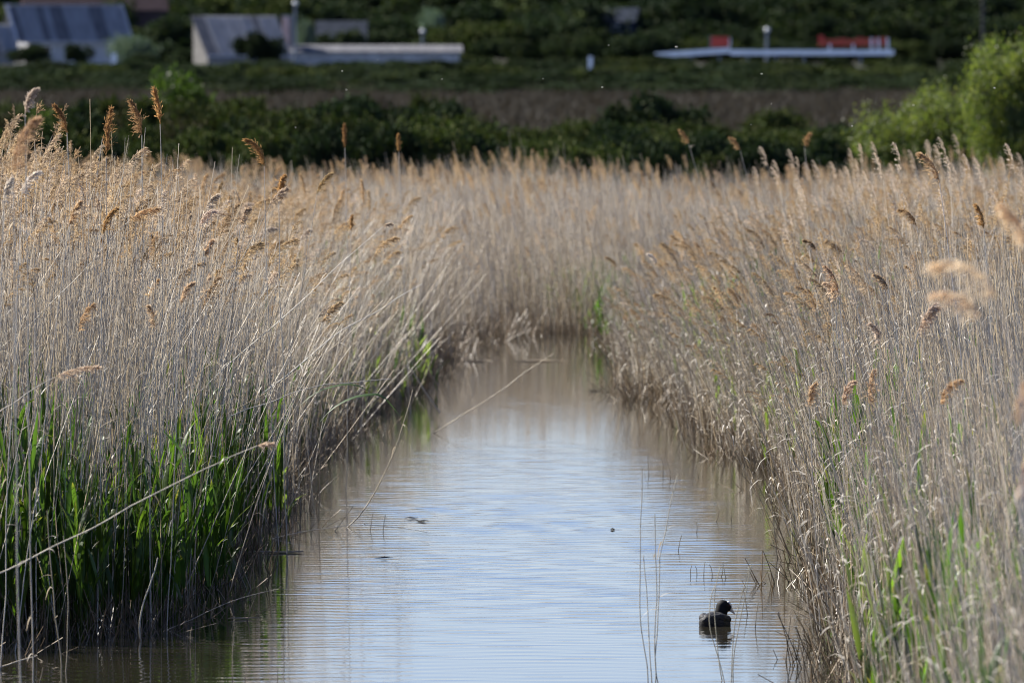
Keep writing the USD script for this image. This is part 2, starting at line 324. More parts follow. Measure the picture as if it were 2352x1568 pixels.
def shoots(seed, tall, pale=False):
    """fresh green shoots with upright blades"""
    r = np.random.default_rng(seed); G = MB()
    for k in range(8 if pale else 15):
        a, q = r.uniform(0, 6.28), 0.36 * math.sqrt(r.random())
        b = np.array([q * math.cos(a), q * math.sin(a), -0.03]); h = tall * r.uniform(0.55, 1.1)
        lean = np.array([r.normal(0, 0.10), r.normal(0, 0.10), 1.0])
        g = np.array([0.055, 0.105, 0.016]) * r.uniform(0.65, 1.35) + np.array([0.022, 0.018, 0]) * r.random()
        if pale: g = g * 0.55 + np.array([0.11, 0.115, 0.07])
        tube(G, b + lean * h * np.linspace(0, 1, 4)[:, None], np.linspace(0.004, 0.0015, 4), g * np.array([1.1, 0.95, 1]), 3)
        nl = r.integers(4, 7); a0 = r.uniform(0, 6.28)
        for l in range(nl):
            u = 0.25 + 0.7 * l / nl; p0 = b + lean * h * u; az = a0 + l * 3.14 + r.normal(0, 0.6); L = h * r.uniform(0.32, 0.55) * (1.1 - 0.3 * u)
            t = np.linspace(0, 1, 6); hd = np.array([math.cos(az), math.sin(az), 0]); open_ = r.uniform(0.12, 0.55)
            sag = r.uniform(0.0, 0.5) if r.random() < 0.3 else r.uniform(0, 0.15)
            pts = p0 + hd * (L * open_ * t ** 1.3)[:, None] + np.array([0, 0, 1.0]) * (L * (t * math.sqrt(max(0.1, 1 - open_ ** 2)) - sag * t ** 2.5))[:, None]
            w = r.uniform(0.018, 0.034) * np.array([0.5, 0.9, 1.0, 0.85, 0.5, 0.04])
            lc = np.repeat((g * r.uniform(0.75, 1.25) + np.array([0.0, 0.012, 0.02]) * r.random())[None], 6, 0)
            if r.random() < 0.45: lc[-2:] = lc[-2:] * np.array([[0.6], [0.2]]) + np.array([[0.09, 0.07, 0.025], [0.22, 0.17, 0.08]]) * r.uniform(0.6, 1)
            if r.random() < 0.2: pts[3:] += np.outer([0.2, 0.7, 1.3], hd * 0.09 - np.array([0, 0, 0.11])) * L
            blade(G, pts, w, [-hd[1], hd[0], r.normal(0, 0.2)], lc)
    return G

def litter(seed):
    """broken brown stalks and rotten leaves low at the water's edge"""
    r = np.random.default_rng(seed); S = MB()
    for k in range(44):
        a, q = r.uniform(0, 6.28), 0.34 * math.sqrt(r.random())
        b = np.array([q * math.cos(a), q * math.sin(a), -0.04]); L = r.uniform(0.08, 0.4)
        lean = r.uniform(0.02, 0.6) if r.random() < 0.85 else r.uniform(0.8, 1.4); az = r.uniform(0, 6.28)
        p = stem_path(b, L, lean, az, r.uniform(-0.1, 0.3), 4, r)
        c = np.array([[0.13, 0.085, 0.045], [0.085, 0.06, 0.035], [0.18, 0.125, 0.07], [0.25, 0.19, 0.12]])[r.integers(4)] * r.uniform(0.7, 1.2)
        tube(S, p, np.linspace(0.0036, 0.002, 4), np.array([c * 0.45, c, c, c]), 3)
    return S

def instancer(name, protos, pos, idx, rot, scl, label, cat):
    path = numbered('/World/' + name)
    pi = UsdGeom.PointInstancer.Define(stage, path)
    targets = []
    for k, pieces in enumerate(protos):
        pp = f'{path}/prototypes/clump_{k:03d}'
        UsdGeom.Xform.Define(stage, pp)
        for nm, mb, mat in pieces:
            if mb.v: mb.build(f'{pp}/{nm}', mat)
        targets.append(pp)
    pi.CreatePrototypesRel().SetTargets([Sdf.Path(t) for t in targets])
    pi.CreatePositionsAttr(Vt.Vec3fArray.FromNumpy(np.asarray(pos, np.float32)))
    pi.CreateProtoIndicesAttr(Vt.IntArray.FromNumpy(np.asarray(idx, np.int32)))
    rt = np.random.default_rng(len(pos)); q = []
    for a, tx, ty in zip(np.asarray(rot) / 2, rt.normal(0, 0.028, len(pos)), rt.normal(0, 0.028, len(pos))):     # a turn, then a slight tilt
        z, t = Gf.Quatf(math.cos(a), 0, 0, math.sin(a)), Gf.Quatf(1, tx, ty, 0).GetNormalized(); q.append(Gf.Quath(t * z))
    pi.CreateOrientationsAttr(Vt.QuathArray(q))
    pi.CreateScalesAttr(Vt.Vec3fArray.FromNumpy(np.asarray(scl, np.float32)))
    tag(pi, label, cat, kind='stuff')
    return pi

def scatter(seed, n, x0, x1, y0, y1, keep):
    r = np.random.default_rng(seed)
    x, y = r.uniform(x0, x1, n), r.uniform(y0, y1, n)
    k = (np.abs(x) < 0.0372 * y * 1.04 + 0.55) & keep(x, y, r)
    return x[k], y[k]

def place_clumps(name, seed, xy, protos, label, cat, full_turn, zs=(0.88, 1.12), turn=0.35, hmul=None):
    r = np.random.default_rng(seed); x, y = xy; n = len(x)
    pos = np.stack([x, y, ground(x, y)], 1)
    rot = r.uniform(-math.pi, math.pi, n) if full_turn else r.normal(0, turn, n)
    s = r.uniform(0.9, 1.1, n); hs = r.uniform(*zs, n) * (0.9 + 0.2 * meshkit.noise(np.stack([x * 0.8, y * 0.22, x * 0], -1), 61)) * (hmul(x, y) if hmul is not None else 1)
    return instancer(name, protos, pos, r.integers(0, len(protos), n), rot, np.stack([s, s, hs], 1), label, cat)

def trio(s, p, d): return [('stems', s, M['stem']), ('plumes', p, M['plume']), ('dead_leaves', d, M['dead'])]
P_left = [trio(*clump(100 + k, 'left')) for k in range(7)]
P_right = [trio(*clump(200 + k, 'right')) for k in range(7)]
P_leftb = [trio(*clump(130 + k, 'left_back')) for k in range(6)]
P_rightb = [trio(*clump(230 + k, 'right_back')) for k in range(6)]
P_far = [trio(*clump(300 + k, 'far')) for k in range(6)]
P_green = [[('blades', shoots(400 + k, 0.62 + 0.0 * k), M['leaf'])] for k in range(6)]
P_green_pale = [[('blades', shoots(450 + k, 0.6, True), M['leaf'])] for k in range(5)]
P_lit = [[('stalks', litter(500 + k), M['stem'])] for k in range(5)]

def is_left(x, y): return x < (np.interp(y, LBy, LBx) + np.interp(y, RBy, RBx)) / 2
def hm_left(x, y): return 0.98 - 0.34 * sstep(72, 104, y) - 0.10 * sstep(0.8, 0.2, shore(x, y))
def hm_right(x, y): return 0.95 - 0.22 * sstep(1.4, 0.2, shore(x, y)) - 0.17 * sstep(84, 112, y)
r_back = np.random.default_rng(19)
Lxy = scatter(1, 4300, -6, 1, 57, 132, lambda x, y, r: is_left(x, y) & (shore(x, y) > np.where(y > 80, 0.26, 0.38) + 0.3 * r.random(len(x))) & (y > 66) )
bk = shore(*Lxy) + r_back.uniform(-0.4, 0.4, len(Lxy[0])) > 1.3
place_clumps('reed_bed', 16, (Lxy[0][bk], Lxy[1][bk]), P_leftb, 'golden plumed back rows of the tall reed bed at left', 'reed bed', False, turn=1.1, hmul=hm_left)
Lxy = (Lxy[0][~bk], Lxy[1][~bk])
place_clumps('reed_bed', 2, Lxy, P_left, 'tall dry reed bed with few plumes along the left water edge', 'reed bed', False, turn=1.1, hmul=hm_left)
Rxy = scatter(3, 3800, 0.8, 6, 40, 132, lambda x, y, r: ~is_left(x, y) & (shore(x, y) > np.where(y > 80, 0.26, 0.36) + 0.3 * r.random(len(x))))
bk = Rxy[1] + r_back.uniform(-9, 9, len(Rxy[0])) > 92
place_clumps('reed_bed', 17, (Rxy[0][bk], Rxy[1][bk]), P_rightb, 'brown plumed middle part of the right reed bed behind the grey stems', 'reed bed', False, hmul=hm_right)
Rxy = (Rxy[0][~bk], Rxy[1][~bk])
place_clumps('reed_bed', 4, Rxy, P_right, 'wind-bent greyish reed bed leaning left along the right bank', 'reed bed', False, hmul=hm_right)
Fxy = scatter(5, 4600, -8, 8, 128, 182, lambda x, y, r: (shore(x, y) > 0.32 + 0.35 * r.random(len(x))) & ((y > 132) | (r.random(len(x)) < 0.5)))
place_clumps('reed_bed', 6, Fxy, P_far, 'pale beige far reed bed closing the head of the channel', 'reed bed', False, turn=0.9, hmul=lambda x, y: 0.80 + 0.2 * sstep(0, 3, shore(x, y)) + 0.1 * (meshkit.noise(np.stack([x * .5, y * .1, x * 0], -1), 9) - .5))
pn = lambda x, y, s: meshkit.noise(np.stack([x * 0.9, y * 0.14, x * 0], -1), s)
Gl = scatter(7, 15000, -6, 1, 57, 128, lambda x, y, r: is_left(x, y) & (shore(x, y) > np.where(y > 93, 0.65, np.where(y > 74, 0.38, 0.5))) & (shore(x, y) < 4) & (r.random(len(x)) < 0.42 * (0.4 + 0.6 * sstep(116, 92, y)) * (0.2 + 1.2 * sstep(.25, .6, pn(x, y, 71)))))
place_clumps('green_reed_shoots', 8, Gl, P_green, 'fresh green shoots crowding low among the left bank reeds', 'reed shoots', True, (1.0, 1.8))
Ge = scatter(24, 6000, -6, 1, 72, 132, lambda x, y, r: is_left(x, y) & (shore(x, y) > 0.3) & (shore(x, y) < 1.3) & (r.random(len(x)) < 0.22 * sstep(132, 96, y) * (0.35 + sstep(0.3, 0.6, pn(x, y, 75)))))
place_clumps('green_reed_shoots', 25, Ge, P_green[:2] + P_green_pale[:3], 'scattered green shoots along the left water edge towards the channel head', 'reed shoots', True, (0.55, 1.15))
Gs = scatter(26, 7000, 0.8, 6, 56, 128, lambda x, y, r: ~is_left(x, y) & (shore(x, y) > 0.5) & (r.random(len(x)) < 0.2))
place_clumps('green_reed_shoots', 27, Gs, P_green_pale, 'thin grey green shoots mixed evenly through the right bank stems', 'reed shoots', True, (1.0, 1.7))
Gr = scatter(9, 8000, 0.8, 6, 44, 128, lambda x, y, r: ~is_left(x, y) & (shore(x, y) > np.where(y > 88, 0.9, 0.55)) & (r.random(len(x)) < 0.5 * sstep(0.36, 0.62, pn(x, y, 72))))
place_clumps('green_reed_shoots', 10, Gr, P_green, 'fresh green shoots in patches low among the right bank reeds', 'reed shoots', True, (1.0, 1.75))
Gf_ = scatter(12, 3000, -3, 5, 118, 152, lambda x, y, r: (shore(x, y) > 0.4) & (shore(x, y) < 2.2) & (r.random(len(x)) < 0.5 * sstep(0.35, 0.65, pn(x, y, 73))))
place_clumps('green_reed_shoots', 13, Gf_, P_green, 'faint green shoots at the foot of the far reeds', 'reed shoots', True, (0.6, 1.1))
Exy = scatter(14, 5200, -6, 6, 60, 146, lambda x, y, r: (shore(x, y) > 0.15) & (shore(x, y) < 0.6))
place_clumps('reed_litter', 15, Exy, P_lit, 'broken brown reed litter along the water line of both banks', 'reed litter', True, (0.6, 1.2))

# ------------------------------------------------------------------ single reeds: plumed ones in front of the mass
PZ = {'left': [(230, 'under the left house'), (440, 'under the bright green bush'), (620, 'under the grey shed'), (9999, 'beside the channel')],
      'right': [(1500, 'at the channel edge'), (1720, 'under the small red panel'), (1900, 'under the middle of the white wall'), (2080, 'under the long red barrier'), (9999, 'under the willows')],
      'far': [(500, 'under the grey shed'), (1000, 'under the long building'), (1500, 'under the lone white post'), (2000, 'under the white wall'), (9999, 'before the willows')]}
def zone(px, names):
    for edge, nm in names:
        if px < edge: return nm
    return names[-1][1]
def depth_word(y, ys):
    return (', front', ', middle', ', back')[min(2, int(3 * (y - ys[0]) / (ys[1] - ys[0])))]
def plumed_set(n, seed, kind, xs, ys, label, group, keep):
    r = np.random.default_rng(seed); protos = []
    for k in range(10):
        S, P, D = MB(), MB(), MB()
        if kind == 'left':
            lean, az, cv, dr = abs(r.normal(0.05, 0.08)), r.normal(0.2, 0.9), r.normal(0.04, 0.05), np.array([r.normal(0.6, 0.7), r.normal(0, 0.4), 0]); h = 1.8
            if k in (1, 5, 8): lean, az = r.uniform(0.3, 0.6), r.normal(0.0, 0.3)
        elif kind == 'right':
            lean, az, cv, dr = abs(r.normal(0.1, 0.07)), math.pi + r.normal(0, 0.3), r.uniform(0.08, 0.25), np.array([-1, r.normal(0, 0.3), 0]); h = 1.33
        else:
            lean, az, cv, dr = abs(r.normal(0.06, 0.05)), math.pi + r.normal(0, 0.6), r.uniform(0.0, 0.12), np.array([-0.9, r.normal(0, 0.5), 0]); h = 1.15
        reed(S, P, D, (0, 0, -0.06), h, lean, az, cv, r, True, dr, 0.0034, 5, 9, 1.5, r.uniform(0.15, 0.25), leafy=0.7, fat=r.uniform(0.7, 1.25))
        protos.append((S, P, D))
    first = [None] * 10; done = 0
    while done < n:
        x, y = r.uniform(*xs), r.uniform(*ys)
        if abs(x) > 0.0372 * y or not keep(x, y, r): continue
        k = done % 10; s = r.uniform(0.88, 1.08) * (1 if kind == 'far' else 1 - 0.15 * float(sstep(95, 135, y)))
        loc = (x, y, float(ground(x, y)))
        px = 1176 + x / y * FPX; lb_, gr_ = label + ', ' + zone(px, PZ[kind]) + depth_word(y, ys), group + ', ' + zone(px, PZ[kind]) + depth_word(y, ys)
        t = thing('plumed_reed', lb_, 'reed', loc, r.normal(0, 0.8), gr_, (s, s, s))
        if first[k] is None:
            S, P, D = protos[k]; first[k] = t
            part('stem', S, M['stem'], t); part('plume', P, M['plume'], t)
            if D.v: part('dead_leaf', D, M['dead'], t)
        else:
            t.GetPrim().GetReferences().AddInternalReference(first[k].GetPath()); t.GetPrim().SetInstanceable(True)
            tag(t, lb_, 'reed', gr_)
            # the reference carries transform ops too; this prim's own ops stand
        done += 1
plumed_set(100, 21, 'left', (-5, 0.5), (66, 118), 'golden plumed reed of the left bed', 'plumed reeds of the left bed', lambda x, y, r: bool(is_left(x, y)) and 0.1 < float(shore(x, y)) < 3.2)
plumed_set(95, 22, 'right', (0.9, 5), (86, 126), 'wind-bent brown plumed reed of the right bed', 'plumed reeds of the right bed', lambda x, y, r: not bool(is_left(x, y)) and 0.2 < float(shore(x, y)) < 3.5)
plumed_set(48, 23, 'far', (-6, 6), (148, 181), 'blurred plumed reed at the far field edge', 'plumed reeds at the far edge of the field', lambda x, y, r: True)

# ------------------------------------------------------------------ single stalks one can point at
def smooth_path(pts, n=14):
    p = np.asarray(pts, float)
    if len(p) == 2: return p[0] + (p[1] - p[0]) * np.linspace(0, 1, 4)[:, None]
    s = np.concatenate([[0], np.cumsum(np.linalg.norm(np.diff(p, axis=0), axis=1))]); u = np.linspace(0, s[-1], n)
    from scipy.interpolate import PchipInterpolator
    return np.stack([PchipInterpolator(s, p[:, k])(u) for k in range(3)], 1)

rs = np.random.default_rng(77)
def stalk(name, pix, d, label, cat='reed', rad=0.0034, col=(0.44, 0.38, 0.29), wet_shade=0.0, plume_len=0, droop=(1, 0, 0), pcol=None, nodes=True, d2=None, group=None, bend=None, rich=1.5, fat=1.0):
    """one stalk whose base is the first point; d2 lets the far end stand nearer or farther"""
    n = len(pix); ds = np.linspace(d, d2 or d, n)
    P = smooth_path([at(x, y, q) for (x, y), q in zip(pix, ds)])
    o = P[0].copy(); t = thing(name, label, cat, o, group=group)
    Q = P - o; S = MB()
    L = np.concatenate([[0], np.cumsum(np.linalg.norm(np.diff(Q, axis=0), axis=1))]); u = L; ring = np.zeros(len(L))
    if nodes:
        k = np.arange(0.1, L[-1] - 0.03, 0.17); k = k + rs.normal(0, 0.015, len(k))
        u = np.concatenate([L, k - 0.006, k, k + 0.006]); ring = np.concatenate([ring, 0 * k, 1 + 0 * k, 0 * k]); o_ = np.argsort(u); u, ring = u[o_], ring[o_]
        keep = np.concatenate([[True], np.diff(u) > 1e-4]); u, ring = u[keep], ring[keep]
    Q = np.stack([np.interp(u, L, Q[:, j]) for j in range(3)], 1); k = len(Q)
    cols = np.repeat(np.array(col, float)[None] * rs.uniform(0.9, 1.1), k, 0) * (1 - 0.5 * ring[:, None])
    if wet_shade: w = np.clip((wet_shade - Q[:, 2]) / wet_shade, 0, 1)[:, None]; cols = cols * (1 - w) + np.array([0.055, 0.042, 0.03]) * w
    rad = rad * (0.75 if name in ('leaning_reed', 'arching_reed') else 1.0)
    kink = np.interp(u, np.linspace(0, L[-1], 9), np.concatenate([[0], rs.normal(0, 0.004, 7), [0]])); Q = Q + np.stack([kink, kink * 0, -kink], 1) * min(1.0, L[-1] / 1.0)
    tube(S, Q, np.interp(u / L[-1], [0, 1], [rad, rad * (0.55 if plume_len else 0.7)]) * (1 + 0.3 * ring), cols, 6)
    part('stem', S, M['stem'], t)
    if nodes and L[-1] > 0.7:                        # torn sheath leaves hanging at some nodes
        D = MB()
        for q in range(rs.integers(2, 5)):
            i = rs.integers(k // 4, k - 2); a = rs.uniform(0, 6.28); ln = rs.uniform(0.05, 0.14); tt = np.linspace(0, 1, 4)[:, None]
            blade(D, Q[i] + np.array([math.cos(a), math.sin(a), rs.uniform(0, 1.2)]) * tt * ln * 0.7 - np.array([0, 0, 1]) * tt ** 2 * ln * rs.uniform(0.2, 1), np.array([0.004, 0.007, 0.005, 0.001]), [-math.sin(a), math.cos(a), 0.3], np.array([0.55, 0.5, 0.42]) * rs.uniform(0.7, 1.15))
            part('dead_leaf', D, M['dead'], t); D = MB()
    if plume_len:
        B = MB(); plume(B, Q[-1], Q[-1] - Q[-2], droop, plume_len, rs, np.array(pcol if pcol is not None else (0.5, 0.36, 0.22)), rich, fat, bend); part('plume', B, M['plume'], t)
    return t

GOLD, PALE, DARK = (0.46, 0.28, 0.12), (0.58, 0.47, 0.36), (0.34, 0.2, 0.09)
stalk('leaning_reed', [(-160, 1385), (0, 1312), (130, 1250), (250, 1192), (400, 1115), (500, 1060), (590, 1024)], 62, 'long pale reed leaning low across the lower left reeds, wispy plume at tip', rad=0.0048, col=(0.5, 0.44, 0.33), plume_len=0.07, pcol=PALE, rich=0.8)
stalk('leaning_reed', [(-80, 860), (24, 784), (160, 650), (298, 506)], 71, 'long straight reed leaning right, tipped with tan plume in upper left bed', rad=0.0036, plume_len=0.16, droop=(1, 0, -.1), pcol=(0.54, 0.38, 0.22), fat=1.2)
stalk('leaning_reed', [(-60, 980), (0, 945), (60, 905), (126, 866)], 66, 'reed leaning right with pale buff plume just above the green shoots', rad=0.0034, plume_len=0.20, droop=(1, 0, 0.1), pcol=PALE)
stalk('leaning_reed', [(120, 1290), (270, 1015), (420, 780), (560, 590), (620, 470)], 74, 'long grey reed leaning right through the middle of the left bed', plume_len=0.12, pcol=PALE)
stalk('leaning_reed', [(430, 930), (520, 840), (640, 740), (760, 628), (880, 520)], 80, 'bare leaning reed whose tip crosses the hazy far reeds, left of centre', rad=0.0038, col=(0.52, 0.47, 0.38), plume_len=0.05, pcol=PALE, rich=0.4)
stalk('leaning_reed', [(600, 905), (690, 835), (780, 760), (870, 712), (970, 652)], 84, 'bare leaning reed with a gentle bend pointing to the channel head', rad=0.0042, col=(0.53, 0.49, 0.42))
stalk('leaning_reed', [(530, 955), (620, 922), (720, 888), (800, 878), (897, 870)], 74, 'pale reed bending nearly level out over the left water edge', rad=0.0036, col=(0.55, 0.5, 0.42))
stalk('leaning_reed', [(455, 985), (560, 930), (690, 850), (760, 800), (835, 735), (880, 690)], 79, 'thin reed leaning right with brown bend below the long bare pair', rad=0.003, col=(0.43, 0.33, 0.21))
stalk('leaning_reed', [(985, 1000), (1060, 955), (1150, 896), (1215, 850), (1272, 812)], 106, 'straight broken reed slanting up out of the open water at mid channel', rad=0.0052, col=(0.47, 0.39, 0.27))
stalk('bent_reed', [(790, 1217), (850, 1152), (882, 1095), (915, 1010), (948, 895)], 85.5, 'single bent reed standing in the water off the left bank', rad=0.0036, col=(0.40, 0.33, 0.23), wet_shade=0.03)
stalk('broken_reed', [(1010, 948), (980, 905), (946, 850)], 110, 'thick stub of broken reed leaning left before the left bank foot', rad=0.007, col=(0.40, 0.33, 0.23))
stalk('broken_reed', [(1008, 888), (985, 850), (962, 790)], 118, 'broken reed leaning left, higher of two in the left bank foot', rad=0.006, col=(0.36, 0.28, 0.18))
stalk('arching_reed', [(605, 1242), (665, 1228), (740, 1214), (830, 1206), (900, 1210), (985, 1223)], 83.5, 'slender pale reed arching level over the water from the left bank', rad=0.0026, col=(0.55, 0.5, 0.42))
stalk('leaning_reed', [(375, 1450), (440, 1420), (520, 1385), (640, 1352), (780, 1318)][:4] , 70.5, 'low pale reed leaning right above the dark foot of the left bank', rad=0.0022, col=(0.42, 0.37, 0.3))
stalk('broken_reed', [(-20, 1540), (30, 1522), (85, 1505)], 66, 'short broken reed poking from the bottom left corner of dark water', rad=0.004, col=(0.42, 0.36, 0.27))
stalk('bent_reed', [(140, 1560), (134, 1470), (122, 1370), (112, 1230), (108, 1172)], 65.2, 'bowed reed rising from dark water left, nearest of the two bowed ones', rad=0.0032, col=(0.36, 0.30, 0.19))
stalk('bent_reed', [(150, 1545), (154, 1475), (153, 1340), (145, 1230)], 65.8, 'thin bowed reed right beside the nearest bowed reed in dark water', rad=0.0024, col=(0.36, 0.30, 0.2))
stalk('bent_reed', [(324, 1475), (320, 1450), (323, 1412), (345, 1340), (362, 1280)], 69.2, 'thick whitish kinked reed at the water line of the left bank', rad=0.0045, col=(0.5, 0.45, 0.36), wet_shade=0.05)
for i, (pix, txt) in enumerate([
    ([(1490, 1590), (1480, 1500), (1470, 1420), (1468, 1355), (1473, 1200), (1475, 1075)], 'tallest thin reed of the left pair standing in the water near the coot'),
    ([(1499, 1590), (1494, 1510), (1487, 1380), (1478, 1275)], 'shorter thin reed of the left pair standing in the water near the coot'),
    ([(1505, 1590), (1504, 1428), (1511, 1338), (1506, 1250), (1504, 1180)], 'upright thin reed of the crossed pair in the water near the coot'),
    ([(1516, 1590), (1505, 1510), (1510, 1420), (1512, 1345), (1532, 1200), (1555, 1094)], 'right-leaning thin reed of the crossed pair in the water near the coot')]):
    stalk('water_reed', pix, 64.2, txt, rad=0.0026, col=(0.46, 0.41, 0.31), wet_shade=0.10)
for i, (pix, d, txt) in enumerate([
    ([(1672, 1600), (1650, 1510), (1634, 1455), (1630, 1420), (1642, 1345)], 64.5, 'reed bowing left in front of the coot tail'),
    ([(1662, 1600), (1648, 1480), (1641, 1395), (1655, 1300)], 64.9, 'thin upright reed in front of the coot back'),
    ([(1676, 1600), (1680, 1530), (1688, 1440), (1703, 1365), (1722, 1300)], 64.3, 'pale reed leaning right across the coot breast'),
    ([(1700, 1610), (1682, 1540), (1690, 1480), (1706, 1400), (1728, 1290)], 65.0, 'second thin reed leaning right across the coot breast')]):
    stalk('water_reed', pix, d, txt, rad=0.0024, col=(0.47, 0.42, 0.3), wet_shade=0.06)
stubs = [(1645, 1196, 1652, 1172), (1680, 1195, 1678, 1165), (1600, 1222, 1600, 1198), (1558, 1263, 1566, 1228), (1587, 1320, 1589, 1298), (1601, 1318, 1597, 1300), (1617, 1322, 1620, 1290), (1636, 1320, 1629, 1296), (1657, 1322, 1661, 1290), (1668, 1325, 1664, 1306), (1717, 1410, 1708, 1355), (1735, 1440, 1742, 1385),
         (463, 1420, 473, 1380), (482, 1420, 492, 1352), (566, 1424, 573, 1388), (568, 1424, 588, 1365), (437, 1480, 440, 1440), (88, 1572, 98, 1532), (637, 1572, 637, 1533), (533, 1560, 536, 1450), (562, 1568, 567, 1525), (768, 1217, 812, 1160), (880, 1220, 886, 1180), (850, 1215, 857, 1176), (1490, 1090, 1487, 1045), (1523, 1095, 1520, 1052), (1540, 1098, 1533, 1060), (1605, 1095, 1597, 1055)]
for i, (x0, y0, x1, y1) in enumerate(stubs):
    d = H * FPX / (y0 - PYH) * 0.998; side = 'right' if x0 > 1176 else 'left'
    stalk('reed_stub', [(x0, y0 + 3), ((x0 + x1) / 2 + rs.normal(0, 1.5), (y0 + y1) / 2), (x1, y1)], d, f'short dark broken reed stub poking from the water off the {side} bank', rad=0.0021, col=(0.26, 0.21, 0.14), wet_shade=0.04, nodes=False, group=f'broken stubs in the water off the {side} bank')
# prominent plumes of the left bed's top and of the blurred near right edge
for px, py, d, pl, dr, pc, fat, txt in [
    (58, 262, 62, 0.12, (1, 0, -.3), (0.62, 0.53, 0.45), 0.5, 'tallest reed at far left with small pale hooked plume'),
    (30, 400, 54, 0.24, (0.4, 0, 0), (0.55, 0.38, 0.24), 1.3, 'blurred near reed at far left with fluffy orange buff plume'),
    (244, 362, 74, 0.25, (0.15, 0, 0.3), DARK, 0.6, 'upright reed with dense dark golden spike, upper left'),
    (326, 310, 78, 0.20, (-0.9, 0, 0), (0.42, 0.27, 0.14), 1.0, 'reed with dark plume combed to the left against the hedge'),
    (368, 285, 73, 0.18, (-0.15, 0, 0.35), GOLD, 0.5, 'very tall thin reed with narrow straight plume against the green bush'),
    (154, 305, 80, 0.17, (-0.8, 0, 0), DARK, 0.6, 'reed with brown plume curving left near the top left'),
    (607, 382, 82, 0.20, (-0.3, 0, 0), GOLD, 0.6, 'reed with tan plume leaning left at the right end of the left crest'),
    (792, 340, 108, 0.17, (0.0, 0, 0.4), DARK, 0.4, 'lone reddish upright plume above the reeds left of centre'),
    (916, 350, 112, 0.13, (0.0, 0, 0.4), GOLD, 0.4, 'second lone upright plume above the reeds nearer the centre'),
    (640, 455, 80, 0.13, (0.1, 0, -.2), GOLD, 0.9, 'reed with ragged golden plume right of the left crest')]:
    p = at(px, py, d); g = float(ground(p[0], d)); base = at(px + rs.normal(15, 12), py, d); bpy = PYH + (H - g) * FPX / d
    stalk('tall_reed', [(px + 26 * rs.normal(0, 1), bpy), (px + 8, (bpy * 0.4 + py * 0.6)), (px, py)], d, txt, rad=0.0036, col=(0.46, 0.41, 0.33), plume_len=pl, droop=dr, pcol=pc, fat=fat, rich=2.5)
for pix, d, pl, dr, pc, fat, txt in [
    ([(2400, 1500), (2370, 1150), (2330, 850), (2290, 690)], 38, 0.22, (-1.3, 0, -.1), (0.70, 0.58, 0.43), 1.7, 'big blurred brown plume arching left, uppermost near the right edge'),
    ([(2390, 1500), (2350, 1150), (2300, 860), (2255, 730)], 38.6, 0.16, (-1.3, 0, 0), (0.68, 0.56, 0.42), 1.6, 'big blurred brown plume just below the uppermost one at right'),
    ([(2375, 1560), (2372, 1350), (2350, 1120), (2335, 985)], 40, 0.18, (0.4, 0, 0), (0.66, 0.50, 0.36), 0.9, 'blurred buff plume standing upright at the right edge, mid height'),
    ([(2380, 1660), (2365, 1450), (2350, 1250), (2338, 1150)], 41, 0.16, (0.2, 0, 0), (0.70, 0.56, 0.45), 0.9, 'blurred pale fluffy plume lowest at the right edge'),
    ([(2440, 1400), (2400, 900), (2375, 640), (2360, 560)], 42, 0.14, (-1, 0, 0), (0.66, 0.52, 0.36), 1.5, 'blurred plume cut by the right edge above the big arching ones'),
    ([(1968, 1560), (1990, 1250), (2003, 1010), (1996, 925)], 66, 0.15, (0.6, 0, -.2), (0.56, 0.41, 0.27), 1.4, 'fluffy tan plume nodding right in the middle of the right bed'),
    ([(1890, 1560), (1872, 1200), (1858, 935)], 69, 0.12, (0.6, 0, 0), (0.56, 0.42, 0.28), 0.9, 'slim buff plume at the left side of the right bed, mid height'),
    ([(1925, 1560), (1938, 1200), (1935, 930)], 68, 0.13, (0.3, 0, 0), (0.60, 0.47, 0.36), 0.8, 'slim pale plume between two others in the right bed middle'),
    ([(2110, 1560), (2140, 1150), (2160, 930)], 62, 0.15, (0.7, 0, 0), (0.52, 0.37, 0.22), 0.8, 'tan plume curving right, on the right half of the right bed'),
    ([(1985, 1300), (2040, 1050), (2110, 760)], 66, 0.15, (0.7, 0, -.2), (0.58, 0.46, 0.36), 1.3, 'pale ragged plume on a thick grey stem leaning right'),
    ([(1990, 1250), (1945, 900), (1927, 680)], 74, 0.17, (-0.2, 0, 0), (0.55, 0.40, 0.27), 0.8, 'upright buff plume in the upper left of the right bed'),
    ([(2240, 1200), (2185, 620), (2158, 420)], 70, 0.18, (-0.3, 0, 0.1), (0.46, 0.33, 0.2), 1.2, 'bushy plume standing above the right bed before the willow')]:
    stalk('near_reed', pix, d, txt, rad=0.0036, col=(0.42, 0.38, 0.33), plume_len=pl, droop=dr, pcol=pc, fat=fat, rich=1.5 if d < 45 else 1.7, bend=2.2 if d < 45 and dr[0] < -1 else None)
